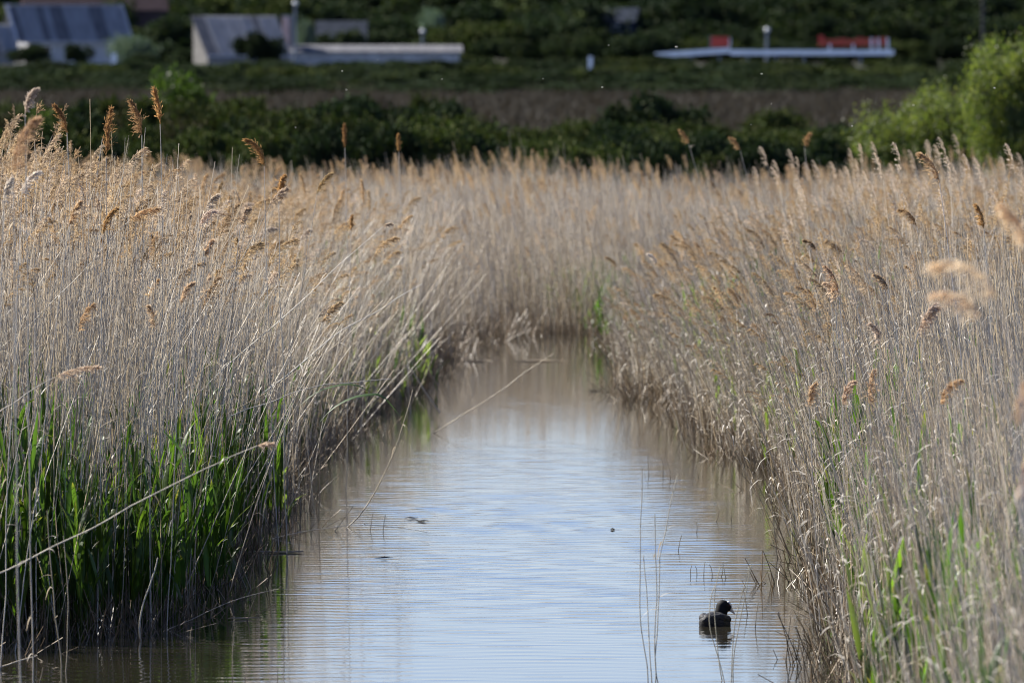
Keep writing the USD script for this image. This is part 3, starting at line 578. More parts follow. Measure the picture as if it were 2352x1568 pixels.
for px, py, d, pl, dr, pc, fat, lean, txt in [
    (50, 452, 66, 0.15, (1, 0, .1), (0.66, 0.60, 0.54), 0.7, 25, 'whitish wispy plume sweeping right near the far left edge'),
    (8, 462, 64, 0.11, (1.2, 0, -.4), (0.68, 0.62, 0.55), 0.6, 14, 'white hanging plume cut by the left edge under the whitish wisp'),
    (158, 520, 68, 0.13, (0.9, 0, 0), (0.58, 0.43, 0.27), 0.7, 60, 'tan plume curving right with pale tip, left side of the left bed'),
    (236, 540, 70, 0.15, (0.1, 0, 0), (0.46, 0.30, 0.14), 0.5, 6, 'straight golden plume hanging narrow in the left bed, beside the straight leaning reed'),
    (470, 492, 73, 0.12, (1.1, 0, -.2), (0.66, 0.57, 0.47), 0.9, 90, 'pale feathery plume drooping right, middle of the left bed'),
    (458, 520, 72, 0.12, (0.8, 0, -.3), (0.64, 0.54, 0.46), 0.9, 70, 'second pale feathery plume just under the first, middle of the left bed'),
    (470, 590, 72, 0.09, (0.6, 0, 0), (0.58, 0.44, 0.3), 0.8, 40, 'short tan plume below the two feathery ones in the left bed'),
    (552, 516, 75, 0.10, (1.3, 0, -.5), (0.60, 0.48, 0.36), 0.9, 50, 'small hooked tan plume right of the feathery ones in the left bed'),
    (728, 446, 84, 0.15, (0.3, 0, .1), (0.52, 0.38, 0.2), 0.9, 60, 'golden plume on a pale leaning stem at the right end of the left bed'),
    (806, 530, 92, 0.09, (0.05, 0, .2), (0.46, 0.30, 0.15), 0.5, 5, 'lone small orange plume before the hazy far reeds, left of centre'),
    (415, 700, 70, 0.13, (0.3, 0, 0), (0.52, 0.40, 0.28), 0.6, 15, 'brownish plume low in the middle of the left bed stems'),
    (1920, 690, 76, 0.12, (-0.2, 0, -.2), (0.62, 0.50, 0.38), 0.8, -10, 'buff plume upright in the right bed, above the slim plumes'),
    (2040, 665, 74, 0.11, (-1.2, 0, -.4), (0.56, 0.44, 0.31), 0.7, -60, 'tan plume drooping left beside a pale tuft in the right bed'),
    (2105, 520, 84, 0.15, (-0.9, 0, -.1), (0.50, 0.35, 0.2), 0.8, -70, 'bushy brown plume leaning left, upper right bed left of the big arching pair'),
    (1875, 575, 86, 0.10, (-1.3, 0, -.4), (0.46, 0.34, 0.22), 0.6, -80, 'thin brown plume hooked left in the upper middle of the right bed'),
    (2022, 790, 71, 0.12, (-0.3, 0, -.2), (0.64, 0.54, 0.45), 0.8, 4, 'pale narrow plume hanging above the fluffy tan one in the right bed'),
    (2125, 745, 66, 0.11, (0.5, 0, -.3), (0.66, 0.56, 0.48), 1.1, 30, 'pale tufty plume right of the narrow hanging one in the right bed'),
    (2260, 525, 70, 0.12, (-0.2, 0, .1), (0.52, 0.34, 0.16), 0.8, -30, 'golden upright plume right above the big arching pair'),
    (1508, 605, 108, 0.10, (-1.0, 0, -.2), (0.70, 0.65, 0.6), 0.6, -30, 'white tuft low on the hazy right bank reeds near the channel head'),
    (1700, 345, 122, 0.14, (-0.8, 0, 0), (0.42, 0.28, 0.15), 0.9, -60, 'brown plume combed left above the right bed crest, under the small red panel'),
    (1582, 330, 124, 0.14, (-0.9, 0, 0), (0.44, 0.29, 0.15), 1.0, -70, 'brown plume combed left on the crest before the broad dark bush'),
    (1848, 335, 120, 0.12, (0.3, 0, 0), (0.44, 0.28, 0.14), 1.1, -20, 'stout orange brown plume on the crest under the long red barrier')]:
    p = at(px, py, d); g = float(ground(p[0], d)); bpy = PYH + (H - g) * FPX / d
    stalk('plume_reed', [(px - lean * 2.2, bpy), (px - lean, bpy * 0.45 + py * 0.55), (px, py)], d, txt, rad=0.003, col=(0.46, 0.41, 0.33), plume_len=pl, droop=dr, pcol=pc, fat=fat, rich=1.6)
# green leaves bent over the water
def green_leaf(pix, d, w, label):
    P = smooth_path([at(x, y, d) for x, y in pix], 10); o = P[0].copy(); B = MB()
    blade(B, P - o, w * np.sin(np.linspace(0.25, 3.1, 10)), (0.15, 0.9, 0.45), np.array([0.075, 0.13, 0.05]))
    t = thing('bent_green_leaf', label, 'leaf', o); part('leaf_blade', B, M['leaf'], t)
green_leaf([(735, 968), (775, 930), (830, 908), (870, 905), (898, 930), (918, 955)], 80, 0.03, 'long green leaf arching over the left water edge, lower one')
green_leaf([(690, 930), (740, 895), (800, 882), (865, 912)], 80.5, 0.02, 'thin green leaf arching above the other green leaf at left water edge')
green_leaf([(375, 990), (395, 1010), (415, 1035), (425, 1065)], 68, 0.032, 'pale bluish green leaf bent down in front of the left bed')

# floating scraps
for i, (px, py, L, ang, txt) in enumerate([(970, 1198, 0.085, 0.1, 'dark curled leaf floating in open water left of mid channel'), (880, 1283, 0.11, 0.0, 'thin dark leaf floating below the arching reed'), (1407, 1217, 0.03, 0.3, 'tiny dark scrap floating in the middle of the channel'), (945, 1191, 0.09, -0.1, 'dark sliver floating just behind the curled leaf'), (650, 1270, 0.25, 0.05, 'mat of floating tan reed litter beside the left bank'), (560, 1422, 0.17, 0.05, 'floating brown stalk beside the stubs at lower left'), (1100, 830, 0.35, 0.0, 'pale stalk floating near the head of the channel'), (1235, 830, 0.4, 0.03, 'second pale stalk floating near the head of the channel'), (1365, 898, 0.1, 0.0, 'dark scrap floating in the brown reflections')]):
    x, y = on_water(px, py); t = thing('floating_leaf', txt, 'floating leaf', (x, y, 0.003), ang); B = MB(); u = np.linspace(-1, 1, 8)
    n = 4 if i in (4, 6, 7) else 1
    for q in range(n):
        o = np.array([rs.normal(0, L * 0.25), rs.normal(0, L * 0.3), 0]) if q else np.zeros(3)
        tube(B, o + np.stack([u * L / 2, rs.normal(0, .1) * L * u + 0.1 * L * rs.normal() * u ** 2, 0.004 + 0.0015 * np.sin(u * 4 + i)], 1), 0.0045 * (1.05 - np.abs(u)) + 0.001, np.array((0.30, 0.24, 0.16) if n > 1 or i == 5 else (0.05, 0.042, 0.03)), 5)
    part('leaf_blade' if n == 1 else 'stalks', B, M['stem'], t)

# ------------------------------------------------------------------ the coot
def bones(joints, links, edge=0.006, it=12):
    m = manifold3d.Manifold()
    for a, b in links:
        hull = [manifold3d.Manifold.sphere(joints[k][3], 28).translate(joints[k][:3]) for k in (a, b)]
        m = m + manifold3d.Manifold.batch_hull(hull)
    t = m.refine_to_length(edge).to_mesh(); tm = trimesh.Trimesh(t.vert_properties[:, :3], t.tri_verts, process=True)
    trimesh.smoothing.filter_taubin(tm, iterations=it); return tm
# local x is forward, z up; z = 0 is the water line
J = {'tail': (-0.150, 0, 0.032, 0.012), 'rump': (-0.105, 0, 0.022, 0.042), 'back': (-0.045, 0, 0.012, 0.060), 'mid': (0.01, 0, 0.006, 0.062), 'breast': (0.062, 0, -0.004, 0.050),
     'hipl': (-0.05, 0.026, 0.012, 0.046), 'hipr': (-0.05, -0.026, 0.012, 0.046), 'shl': (0.025, 0.022, 0.006, 0.046), 'shr': (0.025, -0.022, 0.006, 0.046),
     'neck0': (0.060, 0, 0.035, 0.034), 'neck1': (0.064, 0, 0.070, 0.028), 'head': (0.072, 0, 0.092, 0.029), 'face': (0.092, 0, 0.087, 0.020)}
coot_body = bones(J, [('tail', 'rump'), ('rump', 'back'), ('back', 'mid'), ('mid', 'breast'), ('hipl', 'shl'), ('hipr', 'shr'), ('rump', 'hipl'), ('rump', 'hipr'), ('breast', 'shl'), ('breast', 'shr'), ('breast', 'neck0'), ('mid', 'neck0'), ('neck0', 'neck1'), ('neck1', 'head'), ('head', 'face')], 0.007)
cx, cy = on_water(1645, 1436)
coot = thing('coot', 'black coot with white forehead swimming right beside the right bank reeds', 'coot', (cx, cy, 0.0), math.radians(66))
V = np.array(coot_body.vertices)
V += (meshkit.fbm(V * np.array([30, 70, 70.0]), 3, 4)[:, None] - 0.5) * 0.004 * np.array(coot_body.vertex_normals) * (V[:, 2] < 0.06)[:, None]
part('body', (V, np.array(coot_body.faces)), M['coot'], coot, True)
turn = trimesh.transformations.rotation_matrix(math.radians(-42), [0, 0, 1], [0.062, 0, 0])
turn = turn @ trimesh.transformations.scale_matrix(1.12, [0.062, 0, 0.06])
def headpart(name, m, mat): part(name, m.apply_transform(turn), mat, coot, True)
headpart('head_feathers', bones({'a': (0.072, 0, 0.0925, 0.0297), 'b': (0.0925, 0, 0.0875, 0.0207), 'c': (0.0645, 0, 0.066, 0.0292)}, [('a', 'b'), ('a', 'c')], 0.006, 6), M['coothead'])
headpart('bill', bones({'a': (0.108, 0, 0.080, 0.010), 'b': (0.124, 0, 0.066, 0.0055), 'c': (0.133, 0, 0.055, 0.0022)}, [('a', 'b'), ('b', 'c')], 0.003, 4), M['bill'])
headpart('forehead_shield', bones({'a': (0.110, 0, 0.090, 0.0088), 'b': (0.1015, 0, 0.109, 0.0072)}, [('a', 'b')], 0.003, 4), M['shield'])
for s in (-1, 1):
    headpart('eye', trimesh.creation.icosphere(2, 0.0034).apply_translation([0.094, s * 0.0195, 0.096]), M['eye'])
    w = bones({'a': (0.035, s * 0.047, 0.030, 0.022), 'b': (-0.05, s * 0.047, 0.040, 0.026), 'c': (-0.125, s * 0.018, 0.045, 0.010)}, [('a', 'b'), ('b', 'c')], 0.006, 8)
    part('wing', w, M['coot'], coot, True)

# ------------------------------------------------------------------ background shrubs and trees
def gz(x, y): return float(ground(np.array([x]), np.array([y]))[0])
def crown(seed, n, rad, leaf, cols, lobes=7, flat=1.0, narrow=1.0, lift=0.9):
    """leaf sprays spread through an uneven crown of several lobes, standing on z = 0"""
    r = np.random.default_rng(seed); B = MB()
    rx, rz = rad
    cen = np.stack([r.normal(0, 0.42, lobes) * rx, r.normal(0, 0.42, lobes) * rx, (0.35 + 0.45 * r.random(lobes)) * rz], 1)
    cr = r.uniform(0.32, 0.62, lobes) if lobes < 13 else r.uniform(0.16, 0.42, lobes)
    k = r.integers(0, lobes, n)
    u = r.normal(0, 1, (n, 3)); u /= np.linalg.norm(u, axis=1, keepdims=True)
    rr = cr[k] * r.uniform(0.55, 1.05, n) ** 0.5
    rr = rr * np.where(meshkit.noise(u * 3.1 + k[:, None] * 5.0, 8) > 0.55, r.uniform(1.0, 1.45, n), r.uniform(0.82, 1.0, n))    # sprays that stick out, hollows between
    p = cen[k] + u * rr[:, None] * np.array([rx, rx, rz * 0.62])
    p = p[(p[:, 2] > 0.0)]; n = len(p); k = k[:n]
    nz = meshkit.noise(p / (rx * 0.28) + seed, 7); keep = nz + r.random(n) * 0.45 > 0.42; p = p[keep]; n = len(p)
    p[:, :2] /= np.percentile(np.abs(p[:, :2]), 98); p[:, 2] /= np.percentile(p[:, 2], 99.3)
    d = r.normal(0, 1, (n, 3)) + np.array([0, 0, 0.25]); d /= np.linalg.norm(d, axis=1, keepdims=True)
    w = np.cross(d, r.normal(0, 1, (n, 3))); w /= np.linalg.norm(w, axis=1, keepdims=True)
    L = leaf * r.uniform(0.6, 1.4, n)[:, None]; W = w * L * 0.42 * narrow
    v = np.stack([p - d * L / 2, p + W - d * L * 0.1, p + d * L / 2, p - W + d * L * 0.05], 1).reshape(-1, 3)
    b = np.arange(n)[:, None] * 4 + np.array([[0, 1, 2, 3]])
    c = np.asarray(cols)[r.integers(0, len(cols), n)] * r.uniform(0.7, 1.3, (n, 1)); B.add(v, b, np.repeat(c, 4, axis=0))
    return B
def trunk(h, r0, seed, limbs=5, spread=0.5, col=(0.07, 0.055, 0.045)):
    r = np.random.default_rng(seed); B = MB(); u = np.linspace(0, 1, 6)
    tube(B, np.stack([0.04 * h * np.sin(u * 3), 0.03 * h * u, h * 0.75 * u - 0.15], 1), r0 * (1.05 - 0.75 * u), np.array(col), 7)
    for k in range(limbs):
        a = r.uniform(0, 6.28); z0 = h * r.uniform(0.2, 0.5); t = np.linspace(0, 1, 4)
        tube(B, np.stack([math.cos(a) * spread * t * h * 0.5, math.sin(a) * spread * t * h * 0.5, z0 + t ** 0.8 * h * 0.35], 1), r0 * 0.5 * (1.05 - 0.8 * t), np.array(col), 5)
    return B
DKG_SHADE = [(0.022, 0.034, 0.018), (0.027, 0.040, 0.022), (0.018, 0.029, 0.017), (0.034, 0.042, 0.024)]  # dark foliage, deepened in colour in place of a cloud shadow
OLV = [(0.055, 0.070, 0.024), (0.040, 0.056, 0.020), (0.068, 0.074, 0.030), (0.034, 0.046, 0.02)]
BRN = [(0.05, 0.046, 0.03), (0.038, 0.042, 0.024), (0.06, 0.05, 0.034)]
LIT = [(0.035, 0.062, 0.014), (0.05, 0.08, 0.018), (0.026, 0.048, 0.012)]
WIL = [(0.095, 0.126, 0.042), (0.12, 0.148, 0.052), (0.07, 0.10, 0.032), (0.15, 0.165, 0.07)]
PGR = [(0.16, 0.21, 0.16), (0.20, 0.25, 0.20), (0.11, 0.16, 0.12)]
kinds = {}
def plant(name, kind, px, d, w_px, top_py, label, cat, group=None, base_z=None, rot=0.0):
    """a shrub or tree of the given kind as wide and as high as it is seen; the first of a kind is built, the rest refer to it"""
    x = (px - 1176) / FPX * d; g = gz(x, d) - 0.05; top = H - (top_py - PYH) / FPX * d
    w = w_px / FPX * d; h = max(top - g, 0.4)
    t = thing(name, label, cat, (x, d, g), rot, group, (w / 2, w / 2, h))
    if kind not in kinds:
        kinds[kind] = t; seed, n, leaf, cols, lobes, mat, nar = {
            'dark_a': (1, 9000, 0.085, DKG_SHADE, 8, 'foliage', 1), 'dark_b': (2, 9000, 0.085, DKG_SHADE, 7, 'foliage', 1), 'dark_c': (3, 9000, 0.08, DKG_SHADE + OLV[:1], 9, 'foliage', 1),
            'olive_a': (4, 8500, 0.08, OLV, 8, 'foliage', 1), 'olive_b': (5, 8500, 0.08, OLV, 7, 'foliage', 1), 'brown': (6, 6500, 0.08, BRN, 7, 'foliage', 0.7),
            'lit': (7, 14000, 0.06, LIT, 8, 'willow', 1), 'willow': (8, 62000, 0.032, WIL, 30, 'willow', 0.6), 'willow_b': (9, 74000, 0.03, WIL, 34, 'willow', 0.6), 'pale': (10, 8000, 0.07, PGR, 7, 'foliage', 1)}[kind]
        part('crown', crown(seed, n, (0.85, 1.0), leaf, cols, lobes, narrow=nar), M[mat], t)
        part('trunk', trunk(0.9, 0.03, seed), M['bark'], t)
    else:
        t.GetPrim().GetReferences().AddInternalReference(kinds[kind].GetPath()); t.GetPrim().SetInstanceable(True); tag(t, label, cat, group)
    return t
rb = np.random.default_rng(31)
dk, ol = ['dark_a', 'dark_b', 'dark_c'], ['olive_a', 'olive_b']
def zone(px, names):
    for edge, nm in names:
        if px < edge: return nm
    return names[-1][1]
WOODZ = [(130, 'left part of the left house'), (300, 'right end of the left house'), (440, 'gap between left house and shed'), (560, 'left half of the grey shed'), (670, 'right half of the grey shed'), (860, 'dark slate roof'), (1060, 'right end of the long building'), (1250, 'gap right of the long building'), (1420, 'dim white house'), (1600, 'left end of the white wall'), (1720, 'small red panel'), (1860, 'middle of the white wall'), (2060, 'long red barrier'), (2240, 'gap left of the black pole'), (9999, 'black pole and willow')]
HEDGEZ = [(120, 'under the left house wall'), (290, 'under the white corner post'), (440, 'under the gap beside the shed'), (660, 'under the grey shed'), (860, 'under the left part of the long building'), (1070, 'under the right part of the long building'), (1320, 'left of the lone white post'), (1500, 'right of the lone white post'), (1680, 'under the small red panel'), (1860, 'under the middle of the white wall'), (2070, 'under the long red barrier'), (9999, 'beside the black pole')]
SCRUBZ = [(200, 'behind the far left plumes'), (370, 'left of the bright green bush'), (520, 'around the bright green bush'), (760, 'right of the bright green bush'), (960, 'behind the lone reddish plume'), (1180, 'under the pointed bush'), (1400, 'under the grey meadow posts'), (1640, 'at the foot of the broad dark bush'), (1900, 'right of the broad dark bush'), (9999, 'left of the willows')]
# dark wood on the slope behind the houses
for row, (d, py0, n, wpx) in enumerate(((1278, 98, 30, 130), (1315, 52, 24, 190), (1360, 20, 24, 210), (1420, -10, 22, 230), (1500, -50, 20, 260), (1590, -90, 18, 290))):
    for k in range(n):
        px = -80 + 2520 * (k + rb.uniform(-0.3, 0.3)) / (n - 1)
        py = py0 + rb.normal(0, 14)
        if 1300 < px < 1490 and d < 1352: py = 86 + rb.normal(0, 9)
        if -50 < px < 380 and d < 1350: py = 66 + rb.normal(0, 5)
        if 690 < px < 880 and d < 1350: py = 88
        if d == 1278 and 695 < px < 880: py = 72 + rb.normal(0, 4)
        elif d == 1278 and not 1300 < px < 1490: py = 98 + rb.normal(0, 5) + (14 if px < 300 or 430 < px < 1060 else 0)
        z = zone(px, WOODZ); nm = ('low front', 'front', 'second', 'third', 'fourth', 'hindmost')[row]
        plant('dark_tree', (dk + ol[:1])[rb.choice(4, p=[.3, .28, .28, .14])], px, d + rb.normal(0, 8), wpx * rb.uniform(0.85, 1.25), py, f'dark tree of the wood, {nm} row, above the {z}', 'tree', f'dark wood, {nm} row above the {z}', rot=rb.uniform(0, 6))
# tall hedge belt before the houses
for row, (d, py0, n, wpx, kk) in enumerate(((1120, 137, 26, 130, dk + ol[:1]), (1000, 147, 26, 140, dk), (900, 157, 26, 150, dk + ol[:1]), (820, 168, 26, 160, dk), (740, 182, 26, 170, dk), (680, 198, 26, 180, dk))):
    for k in range(n):
        px = -60 + 2480 * (k + rb.uniform(-0.3, 0.3)) / (n - 1)
        z = zone(px, HEDGEZ); nm = ('topmost', 'second', 'third', 'fourth', 'fifth', 'lowest')[row]
        plant('hedge_bush', kk[rb.integers(len(kk))], px, d + rb.normal(0, 10), wpx * rb.uniform(0.8, 1.3), py0 + rb.normal(0, 5) + (9 if row == 0 and (px < 300 or 430 < px < 1075) else 0), f'dark hedge bush {z}, {nm} tier', 'bush', f'hedge bushes {z}, {nm} tier', rot=rb.uniform(0, 6))
# lower scrub between the meadow strip and the reeds
for row, (d, py0, n, wpx, kk) in enumerate(((300, 262, 20, 190, ol + dk[:1]), (268, 280, 20, 190, ol + ['brown', 'dark_a']), (240, 302, 20, 190, ol + dk[:2]), (215, 325, 20, 190, ol + dk[:1]))):
    for k in range(n):
        px = -40 + 2440 * (k + rb.uniform(-0.35, 0.35)) / (n - 1)
        pyk = py0 + rb.normal(0, 9) + (24 if 1050 < px < 2100 else (-8, -8, -8, -22)[3 - row])
        z = zone(px, SCRUBZ); nm = ('hindmost', 'second', 'third', 'nearest')[row]
        plant('scrub_bush', kk[rb.integers(len(kk))], px, d + rb.normal(0, 6), wpx * rb.uniform(0.75, 1.3), pyk, f'low olive scrub bush {z}, {nm} row', 'bush', f'scrub {z}, {nm} row', rot=rb.uniform(0, 6))
plant('green_bush', 'lit', 432, 310, 150, 178, 'bright green bush standing above the scrub behind the left reeds', 'bush')
plant('dark_bush', 'dark_b', 1515, 310, 230, 224, 'broad dark rounded bush at centre right behind the reeds', 'bush')
plant('dark_bush', 'olive_a', 1800, 330, 190, 256, 'low olive bush in the brown meadow strip right of centre', 'bush')
plant('pointed_bush', 'olive_b', 975, 320, 70, 220, 'small pointed yellowish bush at the meadow edge', 'bush')
plant('green_bush', 'lit', 108, 225, 70, 268, 'small bright green bush peeping behind the plumes at far left', 'bush')
plant('pale_bush', 'pale', 312, 1215, 105, 84, 'pale grey green flowering bush at the right end of the left house', 'bush')
plant('pale_bush', 'pale', 1000, 1330, 60, 25, 'dim pale blossoming bush high behind the long low building', 'bush')
plant('pale_bush', 'pale', 706, 1265, 40, 48, 'pale bush beside the tall lamp post', 'bush')
plant('dark_shrub', 'dark_a', 68, 1212, 85, 104, 'dark shrub against the left house wall, left one', 'bush')
plant('dark_shrub', 'dark_c', 183, 1212, 72, 104, 'dark shrub against the left house wall, right one', 'bush')
plant('dark_shrub', 'dark_b', 598, 1212, 110, 78, 'dark green tree in front of the grey roofed shed', 'tree')
plant('willow_bush', 'willow', 2150, 222, 330, 218, 'bright green willow bush, lower one at the right edge of the field', 'willow')
plant('willow_bush', 'willow_b', 2390, 216, 350, 106, 'bright green tall willow cut by the right edge', 'willow')

# rough brown grass of the meadow strip
def tuft(seed):
    r = np.random.default_rng(seed); B = MB()
    for k in range(60):
        a, q = r.uniform(0, 6.28), 0.9 * math.sqrt(r.random()); b = np.array([q * math.cos(a), q * math.sin(a), -0.02]); h = r.uniform(0.25, 0.6)
        dv = np.array([r.normal(0, .3), r.normal(0, .3), 1.0]); blade(B, b + dv * h * np.linspace(0, 1, 3)[:, None], np.array([0.03, 0.03, 0.004]), [math.cos(a), math.sin(a), 0], np.array([0.040, 0.035, 0.025]) * r.uniform(0.6, 1.3))
    return [('blades', B, M['dead'])]
ry = np.random.default_rng(41); mx_, my_ = ry.uniform(-32, 32, 5200), ry.uniform(205, 800, 5200); k = np.abs(mx_) < 0.04 * my_ + 1; mx_, my_ = mx_[k], my_[k]; nn = len(mx_)
instancer('rough_grass', [tuft(600 + k) for k in range(4)], np.stack([mx_, my_, ground(mx_, my_)], 1), ry.integers(0, 4, nn), ry.uniform(-3, 3, nn), np.stack([ry.uniform(.8, 1.3, nn)] * 3, 1), 'dull brown rough grass of the meadow strip beyond the reeds', 'grass')

# ------------------------------------------------------------------ buildings behind
def local(px, d): return (px - 1176) / FPX * d
def roof_sheets(parent, L, a, b, n, seed, thick=0.06, over=0.12):
    """corrugated sheets side by side from the upper edge a = (y, z) down to the lower edge b"""
    r = np.random.default_rng(seed); w = (L + 2 * over) / n; a, b = np.array(a), np.array(b)
    for k in range(n):
        x0 = -L / 2 - over + k * w; m = 13; u = np.linspace(0, 1, m); lift = r.uniform(0, 0.025)
        xs = x0 + u * (w - 0.015); zs = 0.03 * np.sin(u * 4 * 2 * np.pi) + lift
        nrm = np.array([-(b - a)[1], (b - a)[0]]); nrm = nrm / np.linalg.norm(nrm); nrm = nrm if nrm[1] > 0 else -nrm
        rows = [np.stack([xs, np.full(m, p[0]) + nrm[0] * (zs + o), np.full(m, p[1]) + nrm[1] * (zs + o)], 1) for o in (0.0, thick * 0.5) for p in (a, b)]
        v = np.vstack(rows); i = np.arange(m - 1); q = []
        for A, B_ in ((0, 1), (3, 2), (2, 0), (1, 3)): q.append(np.stack([A * m + i, B_ * m + i, B_ * m + i + 1, A * m + i + 1], 1))
        part('roof_sheet', (v, np.vstack(q)), M['roofa'] if r.random() < 0.62 else M['roofb'], parent)
def prism_yz(poly, x0, x1):
    import shapely.geometry as sg
    m = trimesh.creation.extrude_polygon(sg.Polygon(poly), x1 - x0, engine='earcut')   # poly in (y, z)
    v = m.vertices.copy(); m.vertices = np.stack([v[:, 2] + x0, v[:, 0], v[:, 1]], 1); m.invert() if m.volume < 0 else None
    return m
D1 = 1250.0; PX1 = D1 / FPX
x = local(148, D1); th = math.radians(22); gzh = gz(x, D1) - 0.1
eave1 = (H - (86 - PYH) * PX1) - gzh; ridge1 = (H - (15 - PYH) * PX1) - gzh
h1 = thing('house', 'pale rendered house with grey sheet roof at the far left', 'house', (x, D1, gzh), th)
Lh, Wh = 10.6, 5.0
part('wall', prism_yz([(-Wh / 2, 0), (Wh / 2, 0), (Wh / 2, eave1), (0, ridge1 - 0.12), (-Wh / 2, eave1)], -Lh / 2 + 0.9, Lh / 2 - 0.5), M['render'], h1)
sl = np.array([-Wh / 2 - 0.35, eave1 - (ridge1 - eave1) * 0.35 / (Wh / 2)])
roof_sheets(h1, Lh, (0, ridge1), sl, 17, 5); roof_sheets(h1, Lh, (0.03, ridge1 - .01), (-sl[0], sl[1]), 10, 6)
part('gutter', box(-Lh / 2 - .12, Lh / 2 + .12, sl[0] - 0.14, sl[0] - 0.02, sl[1] - 0.14, sl[1] + 0.06), M['fascia'], h1)
for s in (-1, 1):
    vb = prism_yz([(sl[0], sl[1] + 0.04), (0, ridge1 + 0.06), (0, ridge1 + 0.2), (sl[0], sl[1] + 0.2)], *((Lh / 2 + 0.125, Lh / 2 + 0.33) if s > 0 else (-Lh / 2 - 0.45, -Lh / 2 - 0.125))); part('verge_board', vb, M['fascia'], h1)
part('ridge_cap', box(-Lh / 2, Lh / 2, -0.12, 0.14, ridge1 + 0.02, ridge1 + 0.14), M['fascia'], h1)
part('chimney', box(Lh / 2 + 0.4, Lh / 2 + 0.95, 0.6, 1.15, 0, ridge1 - 0.4), M['darkroof'], h1)
wz = eave1 * 0.55
for wx_ in (-2.6, -0.2):
    f = part('window', box(wx_ - 0.5, wx_ + 0.5, -Wh / 2 - 0.05, -Wh / 2 + 0.02, wz - 0.4, wz + 0.45), M['white'], h1); part('pane', box(wx_ - 0.42, wx_ + 0.42, -Wh / 2 - 0.06, -Wh / 2 - 0.052, wz - 0.33, wz + 0.38), M['glass'], f)
x = local(-12, D1 - 10)
h1b = thing('outhouse', 'lower grey roofed outbuilding cut by the left edge before the house', 'outbuilding', (x, D1 - 11, gzh), th)
part('wall', prism_yz([(-1.1, 0), (1.1, 0), (1.1, 3.3), (-1.1, 1.05)], -2.2, 1.6), M['shedwall'], h1b); roof_sheets(h1b, 3.8, (1.2, 3.7), (-1.25, 1.1), 7, 7)
# grey roofed shed with a steep single slope
x = local(554, D1); th2 = math.radians(24); g2 = gz(x, D1) - 0.6
ea = (H - (124 - PYH) * PX1) - g2; ri = (H - (38 - PYH) * PX1) - g2; Ls, Ws = 8.2, 3.4
sh = thing('shed', 'steep grey roofed shed with a pale sunlit end wall', 'shed', (x, D1, g2), th2)
part('wall', prism_yz([(-Ws / 2, 0), (Ws / 2, 0), (Ws / 2, ri - 0.1), (-Ws / 2, ea - 0.05)], -Ls / 2 + 0.1, Ls / 2 - 0.1), M['shedwall'], sh)
roof_sheets(sh, Ls, (Ws / 2 + 0.1, ri), (-Ws / 2 - 0.15, ea - 0.12), 13, 8)
part('fascia', box(-Ls / 2 - 0.1, Ls / 2 + 0.1, -Ws / 2 - 0.27, -Ws / 2 - 0.17, ea - 0.3, ea - 0.1), M['fascia'], sh)
# long low building with the pink chimney
D2 = 1256.0; P2 = D2 / FPX; x0, x1 = local(652, D2), local(1062, D2); g3 = gz((x0 + x1) / 2, D2) - 0.4; zt = lambda py: (H - (py - PYH) * P2) - g3
lb = thing('long_building', 'long low pale building with a pink chimney, right of the shed', 'building', ((x0 + x1) / 2, D2, g3), 0.02)
hl = (x1 - x0) / 2
part('wall', box(-hl + 0.2, hl - 0.3, -1.6, 1.6, 0, zt(121)), M['render'], lb)
part('roof', prism_yz([(-1.85, zt(121)), (1.85, zt(121)), (1.85, zt(104)), (-0.4, zt(106)), (-1.85, zt(119))], -hl, hl), M['roofb'], lb)
part('gutter', box(-hl - .05, hl + .05, -2.0, -1.86, zt(122), zt(119.5)), M['metal'], lb)
for k, fx in enumerate(np.linspace(-0.8, 0.8, 5)):
    f = part('window', box(fx * hl - 0.35, fx * hl + 0.35, -1.66, -1.58, zt(137), zt(126)), M['white'], lb); part('pane', box(fx * hl - 0.3, fx * hl + 0.3, -1.675, -1.662, zt(136), zt(127)), M['render'], f)
cxl = local(660, D2) - (x0 + x1) / 2
ch = part('chimney', box(cxl - 0.48, cxl + 0.22, -0.5, 0.5, zt(112), zt(40)), M['pink'], lb); part('chimney_side', box(cxl + 0.222, cxl + 0.46, -0.45, 0.45, zt(112), zt(44)), M['metal'], ch); part('chimney_cap', box(cxl - 0.55, cxl + 0.52, -0.56, 0.56, zt(40) + 0.003, zt(37)), M['fascia'], ch)
# buildings among the trees
def cottage(px, w_px, d, py_top, py_eave, py_base, wall, roof, label, yaw=0.0, depth=5.0, name='house'):
    s = d / FPX; x = local(px, d); zb = H - (py_base - PYH) * s; t = thing(name, label, 'house', (x, d, zb), yaw); L = w_px * s / math.cos(yaw); e = (py_base - py_eave) * s; r = (py_base - py_top) * s
    zg = gz(x, d) - zb - 0.5
    part('wall', prism_yz([(-depth / 2, min(zg, -0.2)), (depth / 2, min(zg, -0.2)), (depth / 2, e), (0, r - 0.1), (-depth / 2, e)], -L / 2 + 0.15, L / 2 - 0.15), wall, t)
    for sgn in (-1, 1): part('roof_slope', prism_yz([(sgn * (depth / 2 + 0.3), e - 0.15), (0, r), (0, r + 0.14), (sgn * (depth / 2 + 0.3), e)], -L / 2, L / 2), roof, t)
    for fx in (-0.25, 0.2):
        f = part('window', box(fx * L - 0.45, fx * L + 0.45, -depth / 2 - 0.06, -depth / 2 + 0.01, e * 0.35, e * 0.8), M['white'], t); part('pane', box(fx * L - 0.38, fx * L + 0.38, -depth / 2 - 0.075, -depth / 2 - 0.063, e * 0.4, e * 0.75), M['glass'], f)
    return t
cottage(1395, 146, 1352, 22, 50, 92, M['shadehouse'], M['shadehouse'], 'dim bluish white house half hidden in the wood above centre', -0.15)
